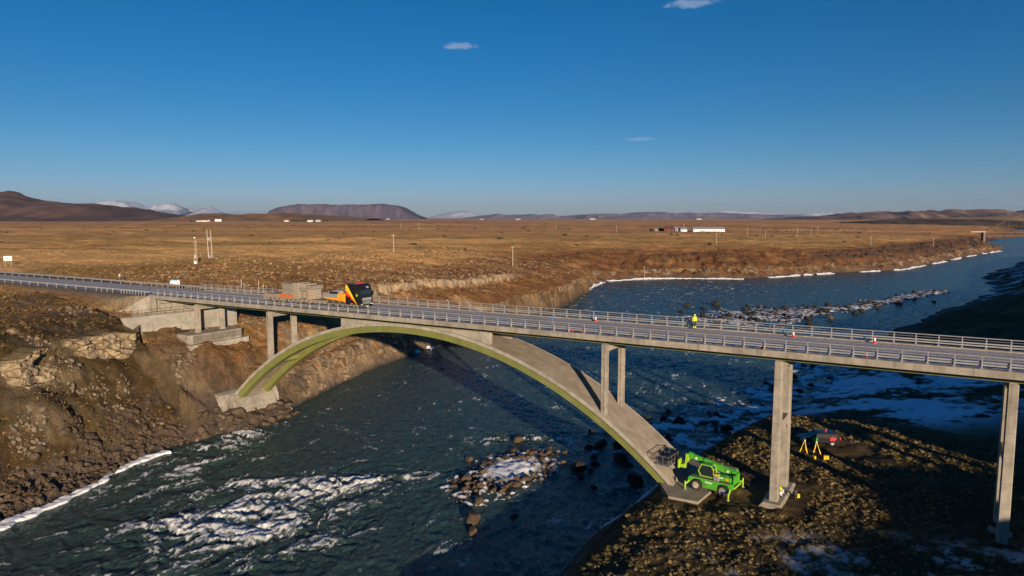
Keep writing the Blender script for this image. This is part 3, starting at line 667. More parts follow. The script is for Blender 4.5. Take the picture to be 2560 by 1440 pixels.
mountain('mountain', 'low blue grey range with one dark knoll', [(1160,545),(1190,541),(1220,538),(1245,535),(1262,538),(1290,537),(1340,536),(1345,538),(1365,535),(1380,536),(1395,541),(1440,537),(1450,536),(1465,538),(1500,535),(1540,535)], 15000, 1500, 5, (.17,.16,.21), (.25,.21,.25), seed=19, rough=.12, flat=.1)
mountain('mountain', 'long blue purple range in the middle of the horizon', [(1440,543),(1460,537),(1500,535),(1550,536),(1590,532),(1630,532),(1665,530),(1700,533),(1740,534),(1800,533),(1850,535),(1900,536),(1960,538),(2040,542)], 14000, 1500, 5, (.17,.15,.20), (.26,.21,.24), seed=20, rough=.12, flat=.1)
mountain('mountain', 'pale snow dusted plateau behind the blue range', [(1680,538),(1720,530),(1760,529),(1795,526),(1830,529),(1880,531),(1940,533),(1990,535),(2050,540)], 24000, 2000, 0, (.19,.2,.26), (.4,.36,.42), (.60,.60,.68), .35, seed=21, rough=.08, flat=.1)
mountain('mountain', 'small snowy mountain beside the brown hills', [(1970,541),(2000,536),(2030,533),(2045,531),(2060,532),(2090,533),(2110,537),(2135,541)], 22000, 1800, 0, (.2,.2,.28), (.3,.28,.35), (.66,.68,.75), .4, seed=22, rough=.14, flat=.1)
mountain('hills', 'dark brown hills along the right horizon', [(1930,548),(1960,546),(1990,543),(2050,542),(2080,538),(2110,534),(2130,536),(2160,533),(2200,531),(2260,529),(2300,528),(2400,528),(2500,527),(2560,527),(2800,522),(3000,520)], 6500, 900, 12, (.10,.065,.055), (.20,.12,.09), seed=23, rough=.22, flat=.1)
mountain('hills', 'low dark brown rise in front of the right hills', [(2125,556),(2150,553),(2190,551),(2250,549),(2330,548),(2420,549),(2560,553),(2700,556)], 2600, 380, 12, (.07,.048,.03), (.15,.095,.05), seed=24, rough=.12, flat=.1)
mountain('hills', 'pale straw field slope on the right', [(2270,549),(2340,545),(2430,543),(2520,541),(2560,538),(2800,533),(3000,533)], 3800, 600, 12, (.34,.22,.10), (.40,.26,.12), seed=25, rough=.03, flat=.1)


# ------------------------------------------------------------------ road
def build_road():
    m = MB()
    def sheet(mb, s0, s1, t0, t1, h):
        n = 24
        rings = []
        for i in range(n + 1):
            s = s0 + (s1 - s0) * i / n; rings.append([BW(s, t0, h), BW(s, t1, h)])
        mb.loft(rings, False, False)
    sheet(m, -420, 320, 0.46, 10.44, -0.108)
    o = m.build('road', M['asphalt']); tag(o, None, None, None, 'structure')
    for t0 in (1.6, 3.75, 6.3, 8.6):
        q = MB(); sheet(q, -420, 320, t0, t0 + 0.75, -0.103); q.build('wheel_track', M['wheelpath'], o)
build_road()

# ------------------------------------------------------------------ bridge
BR = empty('arch_bridge', BZ(28.4, 5.42, 0), (0, 0, 0), 'concrete road bridge on a shallow green steel arch across the river', 'bridge')
def fA(s): x = s - 28.4; return 20.1 - 0.0083 * x * x - 1.1e-6 * x ** 4
def sl(s): x = s - 28.4; return -0.0166 * x - 4.4e-6 * x ** 3
def part(mb, name, mat, parent=None, **k): return mb.build(name, M[mat] if isinstance(mat, str) else mat, parent or BR, world=True, **k)
def build_bridge():
    m = MB()
    sec = [(-.35, 0), (.45, 0), (.45, -.12), (10.45, -.12), (10.45, 0), (11.25, 0), (11.25, -.64), (10.95, -.68), (8.7, -.52), (2.2, -.52), (-.05, -.68), (-.35, -.64)]
    m.prism(sec[::-1], -31.0, 141.0, BW); part(m, 'deck', 'concrete')
    for t0, t1 in ((2.35, 3.5), (7.35, 8.5)):
        m = MB(); m.prism([(t0, -.53), (t1, -.53), (t1 - .1, -1.36), (t0 + .1, -1.36)], -30.9, 141.0, BW); g = part(m, 'girder', 'shade_green')
        m = MB(); m.prism([(t0 - .05, -1.362), (t1 + .05, -1.362), (t1 + .05, -1.41), (t0 - .05, -1.41)], -30.9, 141.0, BW); part(m, 'flange', 'green', g)
    # arch: slab on two box ribs
    ss = np.linspace(-10.6, 67.4, 79)
    def band(t0, t1, o0, o1, sa=None):
        rings = []
        for s in (ss if sa is None else sa):
            k = sl(s); L = math.hypot(1, k); nx_, nz_ = -k / L, 1 / L; z = fA(s)
            a = (s - nx_ * o0, z - nz_ * o0); b = (s - nx_ * o1, z - nz_ * o1)
            rings.append([BZ(a[0], t0, a[1]), BZ(a[0], t1, a[1]), BZ(b[0], t1, b[1]), BZ(b[0], t0, b[1])])
        return MB().loft(rings)
    part(band(2.12, 8.74, 0, .36), 'arch_slab', 'archtop')
    part(band(2.08, 2.16, -.05, .40), 'slab_edge', 'concrete_light'); part(band(8.70, 8.78, -.05, .40), 'slab_edge', 'concrete_light')
    for t0 in (2.3, 7.45): part(band(t0, t0 + 1.1, .362, 1.32), 'arch_rib', 'green')
    for s in (-1.2, 10.5, 22, 35, 46.5, 58): part(band(3.402, 7.448, .40, 1.0, np.linspace(s - .3, s + .3, 2)), 'cross_beam', 'green')
    for t0 in (2.5, 7.5):
        rings = []
        for s in np.linspace(15, 42, 28): 
            b = fA(s) - .02; tp = Z0 + SLP * s - 1.412
            rings.append([BZ(s, t0, b), BZ(s, t0 + .85, b), BZ(s, t0 + .85, max(tp, b + .03)), BZ(s, t0, max(tp, b + .03))])
        part(MB().loft(rings), 'spandrel_wall', 'concrete_light')
    # piers
    def pier(sx, zb, ws, wn, mid=None):
        zt = Z0 + SLP * sx - 1.62
        s0, s1 = sx - ws / 2, sx + ws / 2; ta, tb = 2.5, 8.35
        m = MB()
        y0, y1 = ta + wn, tb - wn
        hc = .5 if mid else .03
        poly = [(y0, zt), (y0, zt - .85 - hc), (y0 + hc, zt - .85), (y1 - hc, zt - .85), (y1, zt - .85 - hc), (y1, zt)]
        m.prism(poly, s0 + .05, s1 - .05, lambda w_, u, v: BZ(w_, u, v))
        pr = part(m, 'pier', 'concrete')
        if mid: m = MB(); m.prism([(y0, mid), (y0, mid - 1.5), (y0 + .5, mid - 1.0), (y1 - .5, mid - 1.0), (y1, mid - 1.5), (y1, mid)], s0 + .05, s1 - .05, lambda w_, u, v: BZ(w_, u, v)); part(m, 'cross_beam', 'concrete', pr)
        for t0 in (ta, tb - wn):
            m = MB(); c = .06
            oc = lambda g: [(s0 + c - g, t0 - g), (s1 - c + g, t0 - g), (s1 + g, t0 + c - g), (s1 + g, t0 + wn - c + g), (s1 - c + g, t0 + wn + g), (s0 + c - g, t0 + wn + g), (s0 - g, t0 + wn - c + g), (s0 - g, t0 + c - g)]
            g = .0 if zt - zb < 12 else .05
            m.loft([[BZ(a, b, zb) for a, b in oc(g)], [BZ(a, b, zt + .003) for a, b in oc(0)]]); part(m, 'leg', 'concrete', pr)
            m = MB(); m.box(s0 + .08, s1 - .08, t0 + .2, t0 + wn - .2, zt + .004, zt + .20, BZ); part(m, 'bearing', 'steelgrey', pr)
        return pr
    pa = pier(-21.8, 14.2, .62, .95); pier(-2.0, fA(-2.4) - .25, .62, .95); pier(58.32, fA(58.7) - .25, .62, .95)
    p2 = pier(77.9, 5.2, .78, 1.1, 13.8); p3 = pier(97.5, 6.0, .78, 1.1, 14.0); pier(117.0, 6.0, .78, 1.1, 14.0)
    m = MB(); m.loft([[BZ(a, b, z) for a, b in ((-23.4 + e, -.2 + e), (-20.2 - e, -.2 + e), (-19.6 - e, .5 + e), (-19.6 - e, 10.3 - e), (-20.2 - e, 11 - e), (-23.4 + e, 11 - e), (-24.0 + e, 10.3 - e), (-24.0 + e, .5 + e))] for z, e in ((12.2, .25), (13.0, 0), (14.25, 0), (14.4, .12))])
    part(m, 'footing', 'concrete', pa)
    m = MB(); m.box(-23.6, -18.9, -.6, 11.4, 11.8, 12.75, BZ); part(m, 'blinding_slab', 'concrete_light', pa)
    for pp, s0, z in ((p2, 77.9, 5.5), (p3, 97.5, 5.9)):
        m = MB(); m.loft([[BZ(a, b, zz) for a, b in ((s0 - 1.0 - e, 1.6 - e), (s0 + 1.0 + e, 1.6 - e), (s0 + 1.0 + e, 9.25 + e), (s0 - 1.0 - e, 9.25 + e))] for zz, e in ((z - 1.6, .25), (z - .35, .2), (z, -.15))]); part(m, 'footing', 'concrete', pp)
    # arch footings
    m = MB(); m.prism([(-13.5, -1.2), (-10.6, -1.2), (-10.6, 5.0), (-11.5, 5.3), (-13.5, 5.3)], -1.1, 10.4, lambda t, s, z: BZ(s, t, z))
    def blk(t0, t1, f, zt): m.prism([(-10.602, -1.2), (f + .6, -1.2), (f, zt - 1.4), (f - .7, zt), (-10.602, zt + .25)], t0, t1, lambda t, s, z: BZ(s, t, z))
    blk(-.95, .05, -9.9, 4.8); blk(.55, 1.35, -9.4, 4.8); blk(9.1, 10.2, -9.5, 4.9)
    part(m, 'arch_footing', 'concrete')
    m = MB(); m.prism([(-10.603, -1.2), (-7.8, -1.2), (-8.3, 2.9), (-9.2, 4.1), (-10.603, 4.9)], 1.75, 8.75, lambda t, s, z: BZ(s, t, z)); part(m, 'thrust_block', 'concrete')
    m = MB(); m.loft([[BZ(a, b, z) for a, b in ((67.8, -1.0), (71.0, -.8), (72.0, 11.6), (65.6, 11.6), (65.8, 2.0))] for z in (-.5, 5.05)]); part(m, 'arch_footing', 'archtop')
    # abutment
    m = MB(); zt = Z0 - SLP * 31
    m.box(-32.0, -31.02, .1, 10.8, 16.2, zt - .7, BZ)
    m.box(-31.02, -30.2, 1.2, 9.7, 16.2, zt - 1.75, BZ)
    m.prism([(0, 16.2), (0, zt), (-4.2, zt - 2.6), (-5.6, zt - 3.0), (-5.6, 16.2)], 0, .4, lambda w_, u, v: BZ(-31.0 + u * .95 - w_ * .5, .05 + u * .6 + w_ * .6 - .4, v))
    m.box(-31.0, -30.4, -.38, .5, 17.9, zt - .02, BZ)
    m.prism([(0, 16.2), (0, zt), (4.2, zt - 2.6), (4.2, 16.2)], 0, .4, lambda w_, u, v: BZ(-31.0 - u * .8, 10.9 + u * .6 + w_, v))
    ab = part(m, 'abutment', 'concrete')
    m = MB(); m.prism([(-5.2, 18.0), (13.5, 17.9), (13.5, 16), (-1.5, 16), (-3.2, 16.6)], -29.2, -28.75, lambda w_, u, v: BZ(w_, u, v)); part(m, 'ledge_wall', 'concrete_light', ab)
    m = MB(); m.box(141.0, 142, .1, 10.8, 8, Z0 + SLP * 141 - .7, BZ); part(m, 'abutment', 'concrete')
build_bridge()

def build_railing(side):
    near = side == 'near'
    t = 0.05 if near else 10.88; r = .13 if near else -.13
    R = empty('bridge_railing', BZ(28, t, 20), (0, 0, 0), 'grey steel railing along the near edge of the bridge deck' if near else 'grey steel railing along the far edge of the bridge deck, behind the worker', 'railing')
    segs = [(-31, 141)] if near else [(-32.5, 65.75), (66.5, 141)]
    posts = []
    for a, b in segs:
        k = math.ceil((a + .05 - (-31)) / 2.0); s = -31 + 2.0 * k
        if a > 60: s = 67.67
        while s <= b: posts.append(s); s += 2.0
    if not near: posts += [65.7]
    for a, b in segs:
        def bar(nm, mk): mk.build(nm, M['galv'], R, world=True)
        bar('top_rail', MB().cyl(BW(a, t, 1.06), BW(b, t, 1.06), .05, n=8))
        bar('thin_rail', MB().cyl(BW(a, t, .80), BW(b, t, .80), .02, n=6))
        for h in (.30, .54): bar('box_rail', MB().box(a, b, t + r - .05, t + r + .05, h - .06, h + .06, BW))
    s = posts[0]; first = None
    m = MB(); hh = 1.05
    def post_mb(hh):
        m = MB()
        m.hexa([BW(s - .055, t - .09, .03), BW(s + .055, t - .09, .03), BW(s + .055, t + .09, .03), BW(s - .055, t + .09, .03), BW(s - .04, t - .035, hh), BW(s + .04, t - .035, hh), BW(s + .04, t + .035, hh), BW(s - .04, t + .035, hh)])
        m.box(s - .17, s + .17, t - .16, t + .16, .002, .03, BW)
        lo, hi = sorted((t + (.03 if r > 0 else -.03), t + r * .6)); m.box(s - .05, s + .05, lo, hi, .22, .62, BW); return m
    vis = sorted(posts, key=lambda q: abs(q - 45))[:98]
    for q in sorted(vis):
        if first is None: first = post_mb(1.05).build('post', M['galv'], R, world=True); q0 = s; o = first
        else: o = first.copy(); COL.objects.link(o); o.parent = R
        d = q - s; o.location = (DX * d, DY * d, SLP * d)
build_railing('near'); build_railing('far')

def build_guard(near):
    t = -0.15 if near else 11.05
    R = empty('guard_rail', BZ(-70, t, 19.5), (0, 0, 0), 'low steel guard rail on the near verge of the approach road' if near else 'low steel guard rail on the far verge of the approach road', 'guard rail')
    sgn = 1 if near else -1
    m = MB(); sec = [(0, .42), (.05, .46), (.05, .52), (0, .57), (.05, .62), (.05, .68), (0, .72), (-.02, .72), (-.02, .42)]
    sec = [(t + sgn * (u + .06), v - .06) for u, v in sec]
    m.prism(sec if near else sec[::-1], -190, -31.2 if near else -32.7, BW); m.build('rail', M['galv'], R, world=True)
    ps = [-33 - i for i in range(0, 9)] + [-42 - 2 * i for i in range(1, 5)] + [-50 - 4 * i for i in range(1, 35)]
    f = None
    for q in ps:
        if f is None:
            m = MB(); m.box(q - .06, q + .06, t - .05, t + .05, -.75, .62, BW); f = m.build('post', M['galv'], R, world=True); q0 = q
        else:
            o = f.copy(); COL.objects.link(o); o.parent = R; d = q - q0; o.location = (DX * d, DY * d, SLP * d)
build_guard(True); build_guard(False)

def build_retaining():
    R = empty('retaining_wall', BZ(-25.3, 2, 16), (0, 0, 0), 'pale concrete retaining wall with a handrail below the left bridge abutment', 'wall')
    m = MB(); m.prism([(-8.8, 18.15), (13.5, 17.65), (13.5, 14.2), (4, 14.6), (-2, 15.0), (-6.2, 15.5), (-8.2, 16.8)], -25.6, -25.15, lambda w_, u, v: BZ(w_, u, v)); m.build('wall', M['concrete_light'], R, world=True)
    hr = MB(); top = lambda t: 18.15 - .5 * (t + 8.8) / 22.3
    for h in (1.02, .55, .12): hr.cyl(BZ(-25.3, -10.8, top(-10.8) + h), BZ(-25.3, 12.5, top(12.5) + h), .035, n=6)
    ho = hr.build('handrail', M['rustbridge'], R, world=True)
    for i in range(14):
        t = -10.5 + 1.75 * i; MB().cyl(BZ(-25.3, t, top(t) - .02), BZ(-25.3, t, top(t) + 1.0), .04, n=6).build('post', M['rustbridge'], ho, world=True)
build_retaining()

# ------------------------------------------------------------------ truck, trailer and load (x forward, y left, z up)
def on_deck(s, t, h=-0.103): return BW(s, t, h)
DROT = (0, -SLP, -PH)
def wheel_at(parent, x, y, r, w_, rim='chassis', tyre='rubber'):
    m = MB(); m.lathe([(r * .62, -w_ / 2), (r * .93, -w_ / 2), (r, -w_ * .36), (r, w_ * .36), (r * .93, w_ / 2), (r * .62, w_ / 2), (r * .62, -w_ / 2)], (x, y, r), 20, 'y', False); o = m.build('wheel', M[tyre], parent, smooth=False)
    m = MB(); m.lathe([(.02, -w_ * .42), (r * .3, -w_ * .5), (r * .34, -w_ * .36), (r * .63, -w_ * .44), (r * .63, w_ * .44), (r * .34, w_ * .36), (r * .3, w_ * .5), (.02, w_ * .42)], (x, y, r), 16, 'y'); m.build('rim', M[rim], o)
    return o
def text_mesh(txt, size, mat, parent, M4, name='lettering'):
    cu = bpy.data.curves.new('txt', 'FONT'); cu.body = txt; cu.size = size; cu.extrude = 0.004; cu.align_x = 'CENTER'; cu.align_y = 'CENTER'
    to = bpy.data.objects.new('txt', cu); COL.objects.link(to); bpy.context.view_layer.update()
    me = bpy.data.meshes.new_from_object(to.evaluated_get(bpy.context.evaluated_depsgraph_get())); bpy.data.objects.remove(to)
    me.transform(M4); me.materials.clear(); me.materials.append(M[mat])
    o = bpy.data.objects.new(name, me); COL.objects.link(o); o.parent = parent; return o
def build_truck():
    T = empty('heavy_truck', on_deck(17.2, 4.4), DROT, 'black heavy haulage truck with yellow and red diagonal stripes on the bridge', 'truck')
    y = 1.27
    # cab body from a side outline (x,z), slightly rounded front
    out = [(-1.75, .95), (-.62, .95), (-.55, 1.15), (-.25, 1.32), (.25, 1.32), (.58, 1.1), (.62, .42), (1.30, .38), (1.38, .55), (1.40, 1.55), (1.30, 2.35), (1.12, 3.05), (.95, 3.55), (.55, 3.82), (-.9, 3.86), (-1.75, 3.70)]
    m = MB(); m.prism(out, -y, y, lambda w_, u, v: (u, w_, v)); cab = m.build('cab', M['black'], T, bevel=.05)
    m = MB()
    m.poly([(1.312, -1.10, 2.32), (1.312, 1.10, 2.32), (1.135, 1.06, 3.02), (1.135, -1.06, 3.02)])
    w_ = m.build('windscreen', M['glass'], T)
    for sg in (-1, 1):
        m = MB(); q = [(.28, sg * (y + .004), 2.2), (1.12, sg * (y + .004), 2.12), (.98, sg * (y + .004), 2.85), (.28, sg * (y + .004), 2.9)]
        m.poly(q if sg < 0 else q[::-1]); m.build('side_window', M['glass'], T)
    # visor with number, grille, bumper panel, plate
    m = MB(); m.box(1.10, 1.42, -1.12, 1.12, 3.02, 3.14); m.build('sun_visor', M['black'], T, bevel=.02)
    text_mesh('750', .34, 'white', T, Matrix.Translation((1.10, .45, 3.32)) @ Matrix.Rotation(R_(-20), 4, 'Y') @ Matrix.Rotation(R_(90), 4, 'Z') @ Matrix.Rotation(R_(90), 4, 'X'))
    m = MB(); m.box(1.40, 1.44, -.95, .95, 1.42, 1.80); m.build('grille_panel', M['steelgrey'], T, bevel=.01)
    m = MB()
    for k in range(4): m.box(1.39, 1.43, -.85, .85, .86 + .13 * k, .94 + .13 * k)
    m.build('grille', M['steelgrey'], T)
    m = MB(); m.box(1.40, 1.44, -.28, .28, .45, .58); m.build('number_plate', M['white'], T)
    for sg in (-1, 1):
        m = MB(); m.box(1.36, 1.43, min(sg * .78, sg * 1.2), max(sg * .95, sg * 1.2), .78, .9); m.build('headlight', M['white'], T, bevel=.02)
        m = MB(); m.box(1.15, 1.3, min(sg * 1.32, sg * 1.6), max(sg * 1.32, sg * 1.6), 2.0, 2.75); m.cyl((1.2, sg * 1.2, 2.7), (1.22, sg * 1.45, 2.7), .03); m.cyl((1.2, sg * 1.2, 2.05), (1.22, sg * 1.45, 2.05), .03); m.build('mirror', M['black'], T, bevel=.03)
    # small blocks on the near door: one white, one yellow-green
    m = MB(); m.box(.78, .92, -y - .05, -y - .002, 2.05, 2.4); m.build('white_door_piece', M['white'], T)
    m = MB(); m.box(.50, .60, -y - .05, -y - .003, 2.0, 2.35); m.build('yellow_green_door_piece', M['hivis'], T)
    # stripes on the near side, fanning from the roof edge to the wheel arch
    def stripe(mat, a, b, e0, e1):
        m = MB(); yy = -y - .006
        m.poly([(-1.74, yy, a), (.72, yy, e0), (.62, yy, e1), (-1.74, yy, b)] if a < b else [(-1.74, yy, b), (.62, yy, e1), (.72, yy, e0), (-1.74, yy, a)])
        return m.build('stripe', M[mat], cab)
    def strip2(mat, pts):
        m = MB(); m.poly([(a, -y - .006, b) for a, b in pts]); m.build('stripe', M[mat], cab)
    strip2('yellow', [(-1.74, 3.30), (.66, .62), (.74, .62), (-1.35, 3.68), (-1.60, 3.68)])
    strip2('orange', [(-1.74, 2.85), (.58, .70), (.658, .622), (-1.74, 3.295)])
    strip2('red', [(-1.74, 2.15), (.45, .95), (.578, .705), (-1.74, 2.845)])
    m = MB(); m.box(-1.72, -.75, -y - .02, -y - .008, .62, 1.9); m.build('side_skirt', M['black'], T)
    m = MB(); m.box(-.3, .1, -.65, .65, 3.84, 3.98); m.build('beacon_bar', M['red'], T, bevel=.04)
    # chassis, fuel tank, mudguards, wheels
    m = MB(); m.box(-7.9, 1.1, -.48, .48, .62, .98); m.box(-1.9, .9, -.9, .9, .5, .7); m.build('chassis', M['chassis'], T)
    m = MB(); m.box(-2.1, -.75, -1.2, -.6, .45, 1.02); m.box(-2.1, -.75, .6, 1.2, .45, 1.02); m.build('fuel_tank', M['chassis'], T, bevel=.08)
    for sg in (-1, 1):
        for x in (0, -2.45, -3.82, -5.19): wheel_at(T, x, sg * 1.03, .52, .42)
        m = MB()
        for x in (-2.45, -3.82, -5.19):
            rings = []
            for k in range(7):
                a = R_(20 + 140 * k / 6); rings.append([(x + .62 * math.cos(a), sg * 1.26, .52 + .62 * math.sin(a)), (x + .62 * math.cos(a), sg * .8, .52 + .62 * math.sin(a)), (x + .66 * math.cos(a), sg * .8, .52 + .66 * math.sin(a)), (x + .66 * math.cos(a), sg * 1.26, .52 + .66 * math.sin(a))])
            m.loft(rings)
        m.build('mudguard', M['chassis'], T)
    # ballast body and folded crane behind the cab
    m = MB(); m.box(-6.2, -2.0, -1.2, 1.2, 1.24, 1.36); m.build('ballast_bed', M['chassis'], T)
    m = MB(); m.box(-6.6, -3.5, -1.27, -1.17, 1.62, 2.18); m.box(-6.6, -3.5, 1.17, 1.27, 1.62, 2.18); m.box(-6.65, -6.55, -1.17, 1.17, 1.62, 2.18); m.build('side_board', M['steelgrey'], T)
    m = MB(); m.prism([(-3.55, 2.2), (-1.95, 2.35), (-1.95, 1.0), (-2.4, 1.05), (-3.55, 1.62)], -1.25, 1.25, lambda w2, u, v: (u, w2, v)); m.build('gooseneck_tower', M['orange'], T, bevel=.03)
    m = MB(); m.prism([(-6.6, 1.60), (-3.5, 1.60), (-2.3, 1.20), (-2.3, 1.1), (-6.6, 1.42)], -1.22, 1.22, lambda w2, u, v: (u, w2, v)); m.build('bed_rim', M['orange'], T)
    m = MB(); m.box(-2.9, -2.1, -.5, .5, 2.36, 2.95); m.cyl((-2.5, 0, 2.9), (-2.5, 0, 3.3), .18); m.box(-2.75, -2.2, -.3, .3, 3.0, 3.25); m.build('exhaust_stack', M['chassis'], T, bevel=.03)
    m = MB(); m.box(-5.6, -4.2, -.8, -.3, 2.18, 2.42); m.build('tool_bag', M['black'], T, bevel=.04)
    m = MB(); m.box(-4.6, -3.6, -.2, .9, 2.0, 2.5); m.build('cargo_case', M['wood'], T, bevel=.03)
    m = MB(); m.cyl((-6.2, .5, 2.35), (-2.6, .55, 2.55), .13, n=10); m.build('steel_beam', M['steelgrey'], T)
    # trailer
    L = empty('low_loader_trailer', on_deck(10.9, 4.4), DROT, 'dusty low loader trailer carrying concrete weights behind the black truck', 'trailer')
    m = MB(); m.box(-14.5, .2, -1.35, 1.35, .86, 1.02); m.build('bed', M['dustybed'], L)
    m = MB(); m.box(-14.4, .4, -.6, .6, .55, .855); m.box(-.2, 1.2, -.6, .6, .9, 1.3); m.build('frame', M['chassis'], L)
    m = MB()
    for k in range(15): x = -14.2 + 1.0 * k; m.box(x - .09, x + .09, -1.36, -.6, .5, .858); m.box(x - .09, x + .09, .6, 1.36, .5, .858)
    m.build('outrigger_brackets', M['dustybed'], L)
    m = MB(); m.hexa([(-14.6, -1.3, 1.03), (-10.6, -1.3, 1.03), (-10.6, 1.3, 1.03), (-14.6, 1.3, 1.03), (-14.0, -1.3, 1.48), (-10.9, -1.3, 1.52), (-10.9, 1.3, 1.52), (-14.0, 1.3, 1.48)]); m.build('loading_ramp', M['dustybed'], L)
    m = MB(); m.box(-10.5, -7.0, -1.3, -1.1, 1.03, 1.55); m.box(-10.5, -7.0, 1.1, 1.3, 1.03, 1.55); m.build('load_support', M['rust'], L)
    for x in (-13.2, -11.9, -10.6, -9.3, -8.0, -6.7, -5.4):
        for sg in (-1, 1): wheel_at(L, x, sg * 1.0, .40, .45)
    # the load: every block and slab is a thing of its own
    def blk(x0, x1, y0, y1, z0, z1, name, label, mat='block', cat='concrete block', group='concrete blocks on the trailer'):
        cx, cy = (x0 + x1) / 2, (y0 + y1) / 2
        b = BW(10.9 + cx, 4.4 + cy, -.103 + z0)
        m = MB(); m.box(x0 - cx, x1 - cx, y0 - cy, y1 - cy, 0, z1 - z0); o = m.build(name, M[mat], None, bevel=.025)
        o.location = b; o.rotation_euler = DROT; tag(o, label, cat, group)
    blk(-9.95, -8.75, -1.2, 1.1, 1.56, 2.42, 'concrete_block', 'lower grey concrete block at the rear end of the trailer load')
    blk(-8.72, -7.55, -1.2, 1.1, 1.56, 2.42, 'concrete_block', 'lower pale streaked concrete block second from the rear of the load')
    blk(-9.92, -8.73, -1.15, 1.1, 2.44, 3.34, 'concrete_block', 'upper grey concrete block stacked at the rear end of the trailer load')
    blk(-8.70, -7.5, -1.2, 1.05, 2.44, 3.30, 'concrete_block', 'upper concrete block with rough corner beside the tall slab stack')
    ords = ['lowest', 'second', 'third', 'fourth', 'fifth', 'sixth', 'seventh', 'topmost']
    for k in range(8):
        dx = rng.uniform(-.03, .03)
        blk(-7.3 + dx, -6.05 + dx, -1.25, 1.2, 1.03 + .31 * k, 1.03 + .31 * (k + 1) - .025, 'concrete_slab', ords[k] + (' slab' if k in (0, 7) else ' slab from the bottom') + ' of the tall eight slab stack on the trailer', 'block2', 'slab', 'slabs in the tall stack')
    o5 = ['lowest', 'second', 'third', 'fourth', 'topmost']
    for k in range(5):
        dx = rng.uniform(-.03, .03)
        blk(-4.2 + dx, -3.3 + dx, -1.2, 1.1, 1.03 + .32 * k, 1.03 + .32 * (k + 1) - .025, 'concrete_slab', o5[k] + (' slab' if k in (0, 4) else ' slab from the bottom') + ' of the short slab stack nearest the truck', 'block2', 'slab', 'slabs in the short stack')
    blk(-5.95, -4.3, .2, 1.15, 1.03, 2.28, 'concrete_block', 'concrete block set back in the gap between the two slab stacks', 'block')
    blk(-5.95, -4.9, -1.1, 1.1, 2.30, 2.74, 'concrete_block', 'narrow pale block bridging the gap between the slab stacks', 'block')
    blk(-5.7, -4.3, -1.0, 1.1, 2.76, 3.40, 'concrete_block', 'topmost tilted concrete block over the gap in the trailer load', 'block2')
    blk(-4.25, -2.75, -1.15, 1.0, 2.64, 3.22, 'concrete_block', 'ribbed concrete block on top of the short slab stack', 'block')
    Ld = empty('ladder', BW(10.9 - 5.1, 4.4 - 1.15, -.103 + 1.03), DROT, 'dark steel ladder leaning in the gap of the trailer load', 'ladder')
    m = MB(); m.cyl((-.3, 0, 0), (-.3, .1, 1.25), .03, n=6); m.cyl((.15, 0, 0), (.15, .1, 1.25), .03, n=6); m.build('side_rail', M['chassis'], Ld)
    m = MB()
    for k in range(4): m.cyl((-.3, .02 * k, .2 + .28 * k), (.15, .02 * k, .2 + .28 * k), .022, n=6)
    m.build('rung', M['chassis'], Ld)
build_truck()

# ------------------------------------------------------------------ people
def skin_mesh(name, V, E, R, mat, parent, root=0, sub=2):
    me = bpy.data.meshes.new(name); me.from_pydata(V, E, []); me.update(); me.materials.append(M[mat])
    o = bpy.data.objects.new(name, me); COL.objects.link(o); o.parent = parent
    md = o.modifiers.new('skin', 'SKIN'); md.use_smooth_shade = True
    for i, v in enumerate(me.skin_vertices[0].data):
        r = R[i]; v.radius = (r, r) if not isinstance(r, tuple) else r; v.use_root = (i == root)
    ss_ = o.modifiers.new('sub', 'SUBSURF'); ss_.levels = 1; ss_.render_levels = sub
    return o
def chain(V, E, R, frm, pts, rad):
    k = frm
    for p, r in zip(pts, rad):
        V.append(p); R.append(r); E.append((k, len(V) - 1)); k = len(V) - 1
    return k
def hand(V, E, R, wrist, direc, side, fwd):
    d = Vector(direc).normalized(); s_ = Vector(side).normalized(); p = Vector(V[wrist])
    pal = chain(V, E, R, wrist, [tuple(p + d * .055)], [(.036, .018)])
    for i, (o_, L) in enumerate(((-.03, .07), (-.01, .082), (.01, .076), (.03, .06))):
        b = p + d * .09 + s_ * o_; f = Vector(fwd)
        chain(V, E, R, pal, [tuple(b), tuple(b + d * L * .5 + f * .012), tuple(b + d * L * .85 + f * .035)], [.009, .009, .008])
    b = p + d * .045 + s_ * (-.045); chain(V, E, R, pal, [tuple(b + Vector(fwd) * .02), tuple(b + d * .04 + Vector(fwd) * .035)], [.011, .009])
